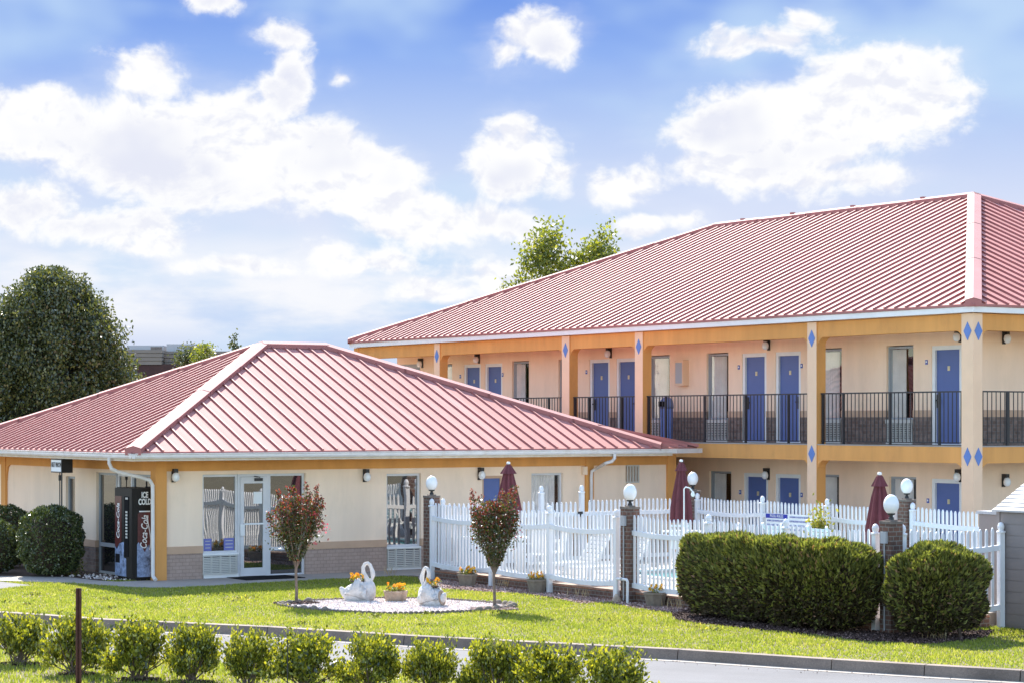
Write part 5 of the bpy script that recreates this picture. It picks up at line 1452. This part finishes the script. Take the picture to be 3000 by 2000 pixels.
# ------------------------------------------------------------------ shrubs beside the office
def round_shrub(label, loc, w, h, n, seed):
    r = thing('round_shrub', label, 'shrub', loc, 0.0, 'rounded dark shrubs beside the office')
    rg = np.random.default_rng(seed)
    d = unit(rg.normal(size=(n, 3))); pw = 2.6
    q = (np.abs(d) ** pw).sum(1) ** (-1 / pw); d = d * q[:, None]
    lump = 1 + 0.05 * np.sin(d[:, 0] * 9 + 1) * np.sin(d[:, 1] * 8) + 0.04 * np.sin(d[:, 2] * 13)
    ins = rg.exponential(0.05, n)
    P = d * (np.array([w / 2, w / 2, h / 2])[None] * lump[:, None] - ins[:, None]) + (0, 0, h / 2 + 0.04)
    P = P[P[:, 2] > 0.06]
    T = unit(P - (0, 0, h / 2)) * 0.7
    np_mesh('foliage', leaf_quads(P, 0.062, 0.5, 0.2, T=T, spread=0.8), 4, M['dshrub'], parent=r)
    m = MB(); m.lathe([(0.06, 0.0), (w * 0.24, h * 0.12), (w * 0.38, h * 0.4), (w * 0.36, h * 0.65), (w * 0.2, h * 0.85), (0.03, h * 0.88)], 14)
    m.build('dark_core', M['dbark'], r)  # solid dark core filling the inside of the shrub
round_shrub('big rounded dark green shrub in front of the night window sign', OFF.w(-1.22, OFF.y_at(150, -1.22)), 1.36, 1.45, 13000, 21)
round_shrub('rounded dark shrub cut by the left edge of the photo, behind the bigger one', OFF.w(-1.0, OFF.y_at(22, -1.0)), 1.15, 1.35, 8000, 22)
round_shrub('low sunlit shrub at the left edge of the photo, near the sidewalk', OFF.w(-1.9, OFF.y_at(-8, -1.9)), 0.9, 1.12, 6000, 23)
def b_weed(r):
    P = RNG.normal(size=(260, 3)) * (0.14, 0.14, 0.10) + (0, 0, 0.16); P = P[P[:, 2] > 0.01]
    np_mesh('foliage', leaf_quads(P, 0.11, 0.22, 1.0), 4, M['hedge'], parent=r)
leaf_thing('weed_clump', 'low grey-green weed clump at the foot of the brick wall', 'weeds', OFF.w(-0.75, 2.65), b_weed)

# ------------------------------------------------------------------ foreground shrubs
SHV = []
def shrub_proto(seed, n_tw=78):
    rg = np.random.default_rng(seed)
    r = thing('young_shrub', '', 'shrub', (0, 0, 0), 0)
    P = []; T = []; st = MB()
    for k in range(n_tw):
        a = rg.uniform(0, 6.283); c = rg.uniform(0.0, 1.0) ** 0.5
        el = rg.uniform(-0.10, 1.0)
        rad = 0.40 * c * math.sqrt(max(0.05, 1 - max(0, el) ** 3 * 0.75)) * rg.uniform(0.8, 1.12)
        z = 0.22 + 0.48 * max(el, -0.2) * rg.uniform(0.85, 1.08)
        tip = np.array([math.cos(a) * rad, math.sin(a) * rad, z])
        b = np.array([rg.normal() * 0.035, rg.normal() * 0.035, 0.0])
        mid = (b + tip) * 0.5 + np.array([math.cos(a), math.sin(a), 0]) * rad * 0.08
        if k % 3 == 0: st.tube([tuple(b), tuple(mid), tuple(tip)], [0.009, 0.006, 0.002], 5)
        n = int(rg.integers(50, 85))
        s = rg.uniform(0.45, 1.04, n)[:, None]
        base = mid[None] * (1 - s) + tip[None] * s if True else None
        P.append(base + rg.normal(size=(n, 3)) * (0.042, 0.042, 0.038))
        dr = unit((tip - mid)[None])[0]; T.append(np.repeat((dr * 0.6 + np.array([0, 0, 0.6]))[None], n, 0))
    P = np.concatenate(P); T = np.concatenate(T); k = P[:, 2] > 0.03
    np_mesh('foliage', leaf_quads(P[k], 0.050, 0.50, T=T[k], spread=0.75), 4, M['shrub'], parent=r)
    st.build('stem', M['bark'], r)
    return r
SL = [(57, 30.0, .66, .715), (223, 28.8, .82, .775), (408, 28.2, .80, .755), (561, 27.9, .66, .745), (727, 27.5, .60, .705), (899, 27.2, .76, .705), (1078, 27.0, .72, .70),
      (1263, 26.7, .64, .685), (1454, 26.4, .64, .70), (1613, 26.1, .74, .675), (1786, 25.8, .70, .66)]
LAB = ['leafy foreground shrub cut by the left edge of the photo', 'leafy foreground shrub just behind the rusty post', 'broad leafy foreground shrub, next after the one behind the rusty post',
       'leafy foreground shrub touching the broad one, fourth along the row from the left', 'narrow leafy foreground shrub with gaps on both sides, fifth along the row', 'leafy foreground shrub beside the thin dark stake',
       'leafy foreground shrub below the left end of the gravel bed, seventh along the row', 'leafy foreground shrub below the two swans', 'leafy foreground shrub below the fence-side crape myrtle',
       'broad leafy foreground shrub, last but one at the open end of the row', 'last leafy foreground shrub at the open asphalt end of the row']
WJ = [1.08, 1.0, 1.12, 0.95, 0.86, 1.12, 1.04, 0.9, 1.0, 1.16, 1.14]
protos = [shrub_proto(s) for s in (31, 32, 33, 34, 35)]
for k, (u, Y, w, h) in enumerate(SL):
    o = protos[k] if k < 5 else dup(protos[(k * 2 + 1) % 5])
    o.location = at(u, Y); o.rotation_euler = (0, 0, 1.9 * k); o.scale = (w / 0.64 * WJ[k], w / 0.66, h / 0.68)
    tag(o, LAB[k], 'shrub', 'young leafy shrubs in a row along the drive')
o = dup(protos[1]); o.location = at(1372, 26.5); o.scale = (0.38, 0.38, 0.55); tag(o, 'small thin sprig of a shrub between two larger foreground shrubs', 'shrub', 'young leafy shrubs in a row along the drive')
for k, (u, Y, w, h) in enumerate(SL[:6]):
    c = at(u, Y); poly = [(c.x + 0.30 * math.cos(a * 0.45) * random.uniform(0.7, 1.1), c.y + 0.24 * math.sin(a * 0.45) * random.uniform(0.7, 1.1)) for a in range(14)]
    chips('shrub_litter', poly, 900, (c.x - 0.35, c.x + 0.35, c.y - 0.3, c.y + 0.3), 0.012, 0.03, M['schip'], 0.02)
pst = thing('rusty_post', 'rusty brown steel post standing among the foreground shrubs', 'post', at(231, 26.8))
MB().box(-0.03, 0.03, -0.004, 0.004, -0.3, 1.28).box(-0.034, -0.012, -0.028, -0.003, -0.3, 1.28).box(0.012, 0.034, -0.028, -0.003, -0.3, 1.28).build('channel', M['rust'], pst)
tag(MB().tube([(0, 0, -0.1), (0.004, 0, 0.68)], 0.008, 6).build('thin_stake', M['black'], None, at(842, 26.6)), 'thin dark stake standing beside a foreground shrub', 'stake')
# ------------------------------------------------------------------ things at the office: drinks machine, night window sign, door mat
vm = thing('vending_machine', 'black cold drinks vending machine with can and ice pictures, at the office corner', 'vending machine', OFF.w(0, 0, 0.02), ROT)
vx0, vx1, vy0, vy1, vz = -0.42, 0.04, 0.24, 1.12, 1.90
MB().box(vx0 + 0.05, vx1, vy0, vy1, 0.05, vz).box(vx0 + 0.07, vx1 - 0.02, vy0 + 0.02, vy1 - 0.02, 0.0, 0.05).build('cabinet', M['machine'], vm)
MB().box(vx0, vx0 + 0.048, vy0 + 0.005, vy1 - 0.005, 0.06, vz - 0.01).build('front_door', M['machine'], vm)
# side picture (faces -y): lettering, can, ice
ic = MB(); ax, bx = vx0 + 0.115, vx1 - 0.005; yy = vy0 - 0.004
top = [(0.0, .74), (.1, .79), (.22, .72), (.36, .66), (.5, .58), (.62, .68), (.75, .73), (.88, .70), (1.0, .76)]
pts = [(ax, 0.07), (bx, 0.07)] + [(ax + (bx - ax) * t, z) for t, z in reversed(top)]
ic.prism_y(pts, yy - 0.004, yy + 0.002)
ic.build('ice_picture', M['ice'], vm)
cn = MB(); cx0, cx1 = ax + 0.015, bx - 0.02
cn.prism_y([(cx0, 0.60), ((cx0 + cx1) / 2, 0.55), (cx1, 0.60), (cx1, 1.36), (cx1 - 0.05, 1.42), (cx0 + 0.05, 1.42), (cx0, 1.36)], yy - 0.0025, yy + 0.003)
can = cn.build('can_picture', M['red'], vm)
MB().box(cx0 + 0.03, cx1 - 0.03, yy - 0.004, yy - 0.003, 1.405, 1.43).build('can_rim', M['print'], can)
text('lettering', 'ICE\nCOLD', 0.165, M['print'], vm, ((ax + bx) / 2, yy - 0.003, 1.68), (math.pi / 2, 0, 0), bold=0.006, sx=0.62)
text('lettering', 'Coca-Cola', 0.205, M['print'], can, ((cx0 + cx1) / 2 - 0.005, yy - 0.006, 0.99), (math.pi / 2, -math.pi / 2 + 0.06, 0), shear=0.28, bold=0.002, sx=0.78)
sw_ = MB()
for k in range(14):
    t0, t1 = k / 14, (k + 1) / 14; f = lambda t: cx1 - 0.055 + 0.035 * math.sin(t * 4.2 + 0.4)
    sw_.quad([(f(t0) - 0.010, yy - 0.0052, 0.62 + t0 * 0.68), (f(t0) + 0.010, yy - 0.0052, 0.62 + t0 * 0.68), (f(t1) + 0.010, yy - 0.0052, 0.62 + t1 * 0.68), (f(t1) - 0.010, yy - 0.0052, 0.62 + t1 * 0.68)])
sw_.build('wave_stripe', M['print'], can)
# front picture (faces -x)
fx = vx0 - 0.003; ya, yb = vy1 - 0.03, vy0 + 0.40
MB().prism_x([(ya, 0.62), (ya, 1.72), (yb + 0.12, 1.72), (yb + 0.12, 0.80), ((ya + yb) / 2 + 0.06, 0.70)][::-1], fx - 0.002, fx + 0.003).build('can_picture', M['red'], vm)
icf = MB().prism_x([(ya, 0.07), (ya, 0.68), (ya - 0.1, 0.60), (ya - 0.22, 0.74), (yb, 0.78), (yb, 0.46), (yb - 0.12, 0.44), (yb - 0.12, 0.07)][::-1], fx - 0.003, fx + 0.002).build('ice_picture', M['ice'], vm)
text('lettering', 'Coca-Cola', 0.2, M['print'], vm, (fx - 0.005, (ya + yb) / 2 + 0.06, 1.2), (math.pi / 2, -math.pi / 2, -math.pi / 2), shear=0.28, bold=0.002, sx=0.85)
pn = MB().box(fx - 0.006, fx + 0.001, vy0 + 0.14, yb - 0.03, 0.48, 1.72).build('selection_panel', M['dark'], vm)
bt = MB()
for k in range(9): bt.box(fx - 0.012, fx - 0.006, vy0 + 0.2, vy0 + 0.29, 0.86 + k * 0.065, 0.90 + k * 0.065)
bt.box(fx - 0.011, fx - 0.006, vy0 + 0.18, vy0 + 0.3, 1.66, 1.70)
bt.build('selection_buttons', M['grille'], pn)
MB().box(fx - 0.008, fx + 0.002, ya - 0.25, ya - 0.03, 0.34, 0.52).build('delivery_slot', M['dark'], vm)

ns = thing('night_window_sign', 'small white night window sign in a black box on two thin posts', 'sign', OFF.w(0, 0, 0), ROT)
MB().box(-0.80, -0.56, 3.07, 3.72, 2.18, 2.475).build('sign_box', M['black'], ns)
MB().box(-0.806, -0.801, 3.10, 3.69, 2.205, 2.455).build('sign_face', M['print'], ns)
text('lettering', 'NIGHT WINDOW', 0.15, M['black'], ns, (-0.808, 3.395, 2.345), (math.pi / 2, 0, -math.pi / 2), sx=0.46, bold=0.003)
MB().tube([(-0.62, 3.66, 0.0), (-0.62, 3.66, 2.18)], 0.012, 6).tube([(-0.62, 3.66, 2.0), (-0.62, 3.66, 2.12)], 0.03, 8).build('post', M['black'], ns)
MB().tube([(-0.83, 3.02, 0.0), (-0.83, 3.02, 2.475)], 0.016, 6).build('post', M['black'], ns)
xm = (OFF.x_at(699, 0.06) + OFF.x_at(790, 0.06)) / 2
tag(MB().box(xm - 0.68, xm + 0.68, -0.95, -0.03, 0.021, 0.033).build('door_mat', M['dark'], None, OFF.w(0, 0), ROT), 'black mat lying in front of the glass office door', 'mat')

# bin on the upper walkway
by = MOT.y_at(1953, 0.75)
tb = thing('trash_can', 'tall blue trash can with domed lid on the upper walkway', 'trash can', MOT.w(0.75, by, 2.782), ROT)
MB().lathe([(0.135, 0.0), (0.15, 0.04), (0.165, 0.80), (0.16, 0.82)], 20).build('bin_body', mat('bright_blue_plastic', (0.14, 0.215, 0.52), 0.5), tb, smooth=False)
MB().lathe([(0.175, 0.822), (0.175, 0.92), (0.155, 1.02), (0.10, 1.085), (0.02, 1.11)], 20).build('domed_lid', mat('blue_grey_plastic', (0.14, 0.18, 0.34), 0.5), tb, smooth=True)
MB().box(-0.182, -0.10, -0.10, 0.10, 0.87, 1.0).build('lid_opening', M['dark'], tb)

# ------------------------------------------------------------------ shed and cabinet at the right
sd = thing('storage_shed', 'grey resin garden shed with pale shingle-pattern roof at the right edge', 'shed', SW(0, 0), ROT)
sx0, sx1, sy0, sy1, ez, rz_ = 2.02, 3.8, -17.8, -14.12, 1.86, 2.36
m = MB().box(sx0, sx1, sy0, sy1, 0.0, ez)
m.prism_y([(sx0, ez + 0.001), (sx1, ez + 0.001), ((sx0 + sx1) / 2, rz_)], sy0 + 0.01, sy1 - 0.01)
for k in range(10): m.box(sx0 - 0.008, sx0 + 0.01, sy0 + 0.02, sy1 - 0.09, 0.06 + k * 0.178, 0.06 + k * 0.178 + 0.165)
for y in (sy1 - 0.08, sy1 - 0.95, sy1 - 1.02, sy1 - 2.0): m.box(sx0 - 0.022, sx0 + 0.01, y, y + 0.07, 0.02, ez)
m.build('wall', M['siding'], sd)
m = MB(); n = 9; xm_ = (sx0 + sx1) / 2
for sg in (-1, 1):
    for k in range(n):
        t0, t1 = k / n, (k + 1.08) / n; t1 = min(t1, 1.0)
        xa = (sx0 - 0.06) + (xm_ - sx0 + 0.06) * t0; xb = (sx0 - 0.06) + (xm_ - sx0 + 0.06) * t1
        if sg > 0: xa, xb = 2 * xm_ - xa, 2 * xm_ - xb
        za = ez - 0.01 + (rz_ - ez + 0.05) * t0 + 0.03; zb = ez - 0.01 + (rz_ - ez + 0.05) * t1 + 0.012
        pts = [(xa, sy0 - 0.05, za), (xb, sy0 - 0.05, zb), (xb, sy1 + 0.05, zb), (xa, sy1 + 0.05, za)]
        lo = [(p[0], p[1], p[2] - 0.03) for p in pts]
        m.quad(pts).quad(lo).quad([pts[0], pts[3], lo[3], lo[0]]).quad([pts[2], pts[3], lo[3], lo[2]]).quad([pts[0], pts[1], lo[1], lo[0]])
m.build('roof', M['shedroof'], sd)
cb = thing('utility_cabinet', 'plain grey cabinet standing behind the shed and fence', 'cabinet', SW(2.42, -13.72), ROT)
MB().box(-0.1, 0.35, -0.4, 0.3, 0.0, 1.78).build('box', M['siding'], cb, bevel=0.01)
MB().box(-0.13, 0.38, -0.43, 0.33, 1.782, 1.83).build('lid', M['hvac'], cb)

# ------------------------------------------------------------------ store, trees behind
sb = thing('store_building', 'brown and tan flat-roofed store building far behind the office roof', 'store', at(470, 92.0), 0.0)
zt = 3.3 + 209 / 6500 * 92
m = MB().box(-6.0, 2.0, 0.0, 12.0, 0.0, zt - 0.62 * 1.0); m.build('wall', M['pbrown'], sb)
m = MB()
zz = zt - 0.64
for k, hgt in enumerate((0.16, 0.16, 0.16, 0.13)):
    m.box(-6.05 - 0.02 * k, 0.05 + 0.02 * k, -0.05 - 0.03 * k, 12.0, zz, zz + hgt - 0.015); zz += hgt
m.box(-6.0, 0.0, 0.0, 12.0, zt - 0.66, zt - 0.02)
m.build('parapet', M['ptan'], sb)
m = MB(); zz = zt - 0.64
for k, hgt in enumerate((0.16, 0.16, 0.16, 0.13)):
    m.box(0.09, 6.0, 0.5 - 0.03 * k, 12.0, zz - 0.03, zz - 0.03 + hgt - 0.015); zz += hgt
m.build('parapet', M['ptan'], sb)
def rooftop(u0, u1, v0, label):
    Y = 95.0; a, b = at(u0, Y), at(u1, Y); z1 = 3.3 + (1231 - v0) / 6500 * Y
    r = thing('rooftop_unit', label, 'rooftop unit', ((a.x + b.x) / 2, Y, zt - 0.02), 0, 'rooftop air handlers on the store'); w = (b.x - a.x) / 2
    MB().box(-w, w, 0, 1.6, 0.0, z1 - zt).build('casing', M['hvac'], r)
    MB().box(w * 0.3, w * 0.95, -0.012, -0.001, 0.05, z1 - zt - 0.06).build('grille', M['shell'], r)
rooftop(374, 478, 1010, 'grey rooftop unit on the store, next to the big dark tree')
rooftop(488, 600, 1006, 'grey rooftop unit on the store, above the round green bushes')

def tree(name, label, loc, H, cz, rx, rz, n, leaf, m, seed, group, clumps=40, droop=0.0, cs=0.22, trunk=0.16, shell=0.55):
    r = thing(name, label, 'tree', loc, 0, group)
    rg = np.random.default_rng(seed)
    C = unit(rg.normal(size=(clumps, 3))); rr = rg.uniform(shell, 1.0, clumps)
    C = C * rr[:, None] * (rx, rx, rz); C[:, 2] += cz
    t = MB(); t.tube([(0, 0, -0.1), (0.05, 0, cz * 0.5), (0, 0, cz)], [trunk, trunk * 0.75, trunk * 0.45], 8)
    for c in C[::2]:
        z0 = max(cz - rz * 0.8, min(cz + rz * 0.4, c[2] - 0.5 * np.hypot(c[0], c[1])))
        t.tube([(0, 0, z0), (c[0] * 0.5, c[1] * 0.5, (z0 + c[2]) / 2 + 0.1), tuple(c)], [trunk * 0.35, trunk * 0.2, 0.015], 5)
    t.build('trunk', M['bark'], r)
    k = rg.integers(0, clumps, n)
    P = C[k] + rg.normal(size=(n, 3)) * (cs * rx, cs * rx, cs * rx * (1.0 + droop))
    T = np.zeros((n, 3)); T[:, 2] = -0.6 if droop > 0 else 0.2
    np_mesh('crown', leaf_quads(P, leaf, 0.55, T=T, spread=0.9), 4, m, parent=r)
    return r
GB = 'trees beyond the buildings'
def pear():
    r = thing('pear_tree', 'big dense dark pear tree rising behind the office roof', 'tree', at(150, 66.0), 0, GB)
    rg = np.random.default_rng(41); NC = 520
    z = 0.9 + 6.45 * rg.uniform(0, 1, NC) ** 0.85; an = rg.uniform(0, 6.283, NC)
    env = lambda q: 2.55 * np.sqrt(np.clip(1 - (np.clip(q - 3.0, 0, None) / 4.35) ** 1.7, 0.0, 1)) * np.clip(0.8 + 0.09 * q, 0, 1)
    rad = env(z) * (1 + 0.06 * np.sin(an * 7 + z) + 0.05 * np.sin(an * 13)) * np.where(rg.uniform(size=NC) < 0.25, rg.uniform(0.5, 0.9, NC), rg.uniform(0.82, 1.04, NC))
    C = np.stack([np.cos(an) * rad, np.sin(an) * rad, z], 1)
    t = MB(); t.tube([(0, 0, -0.1), (0.05, 0, 2.0), (0, 0, 5.5)], [0.2, 0.17, 0.06], 8)
    for c in C[::9]: t.tube([(0, 0, max(0.8, c[2] - 1.2)), (c[0] * 0.5, c[1] * 0.5, c[2] - 0.4), tuple(c)], [0.06, 0.035, 0.012], 5)
    t.build('trunk', M['dbark'], r)
    n = 140000; k = rg.integers(0, NC, n)
    P = C[k] + np.clip(rg.normal(size=(n, 3)), -1.8, 1.8) * (0.18, 0.18, 0.30)
    T = np.zeros((n, 3)); T[:, 2] = -0.8
    np_mesh('crown', leaf_quads(P, 0.10, 0.6, T=T, spread=0.8), 4, M['pear'], parent=r)
    MB().lathe([(0.3, 1.0), (1.3, 1.7), (1.5, 3.0), (1.35, 4.4), (0.9, 5.4), (0.4, 6.0), (0.05, 6.4)], 18).build('crown_shade_core', mat('deep_crown_shade_leaf', (0.022, 0.026, 0.014), 0.9), r)  # solid dark core added so the gaps in the crown look shaded
pear()
tree('poplar_tree', 'taller sunlit green tree behind the motel roof, topmost of the group', at(1604, 84.0), 11.0, 9.0, 0.98, 1.55, 3600, 0.17, M['tree'], 43, GB, 34, 0.2, 0.24, 0.12, 0.35)
tree('poplar_tree', 'green tree with thin sprays behind the motel roof, next to the tallest', at(1752, 84.0), 11.0, 9.0, 1.1, 1.45, 3400, 0.16, M['tree'], 57, GB, 32, 0.2, 0.2, 0.12, 0.35)
tree('poplar_tree', 'small pointed green tree top showing low behind the motel roof slope', at(1508, 84.0), 9.0, 8.0, 0.5, 0.85, 1100, 0.14, M['tree'], 45, GB, 14, 0.2, 0.3, 0.08, 0.3)
tree('round_bush', 'round grey-green bush in front of the store wall', at(548, 78.0), 6.0, 5.35, 0.45, 0.60, 1500, 0.10, M['pear'], 46, GB, 30, 0.0, 0.3, 0.08, 0.5)
tree('round_bush', 'yellow-green bush beside the grey-green one before the store', at(600, 77.0), 6.0, 5.4, 0.42, 0.55, 1200, 0.10, M['tree'], 47, GB, 24, 0.0, 0.3, 0.08, 0.5)
tree('spruce_tip', 'small pointed evergreen tip poking above the office ridge end', at(688, 88.0), 6.7, 5.6, 0.32, 1.0, 800, 0.13, M['pear'], 48, GB, 22, 0.0, 0.28, 0.07, 0.3)

# dry stalks and low plants in the mulch
def b_stalk(r):
    n = 24; P = RNG.normal(size=(n, 3)) * (0.10, 0.10, 0.0); V = []
    P[:, 2] = 0.11
    np_mesh('stalks', leaf_quads(P, 0.22, 0.05, T=np.repeat(np.array([[0, 0, 1.2]]), n, 0), spread=0.5), 4, M['straw'], parent=r)
for k, (u, v, la) in enumerate(((1480, 1722, 'dry grass stalks in the mulch behind the fence-side crape myrtle'), (1700, 1752, 'dry grass stalks in the mulch before the brick pillar with switch box'),
                                (1140, 1686, 'dry tall grass stalks at the foot of the office grille'), (1980, 1785, 'dry stalks at the end of the long hedge'), (2740, 1872, 'dry seedy stalks below the rounded hedge'))):
    leaf_thing('dry_stalks', la, 'dry grass', gp(u, v), b_stalk, 'dry stalk clumps')
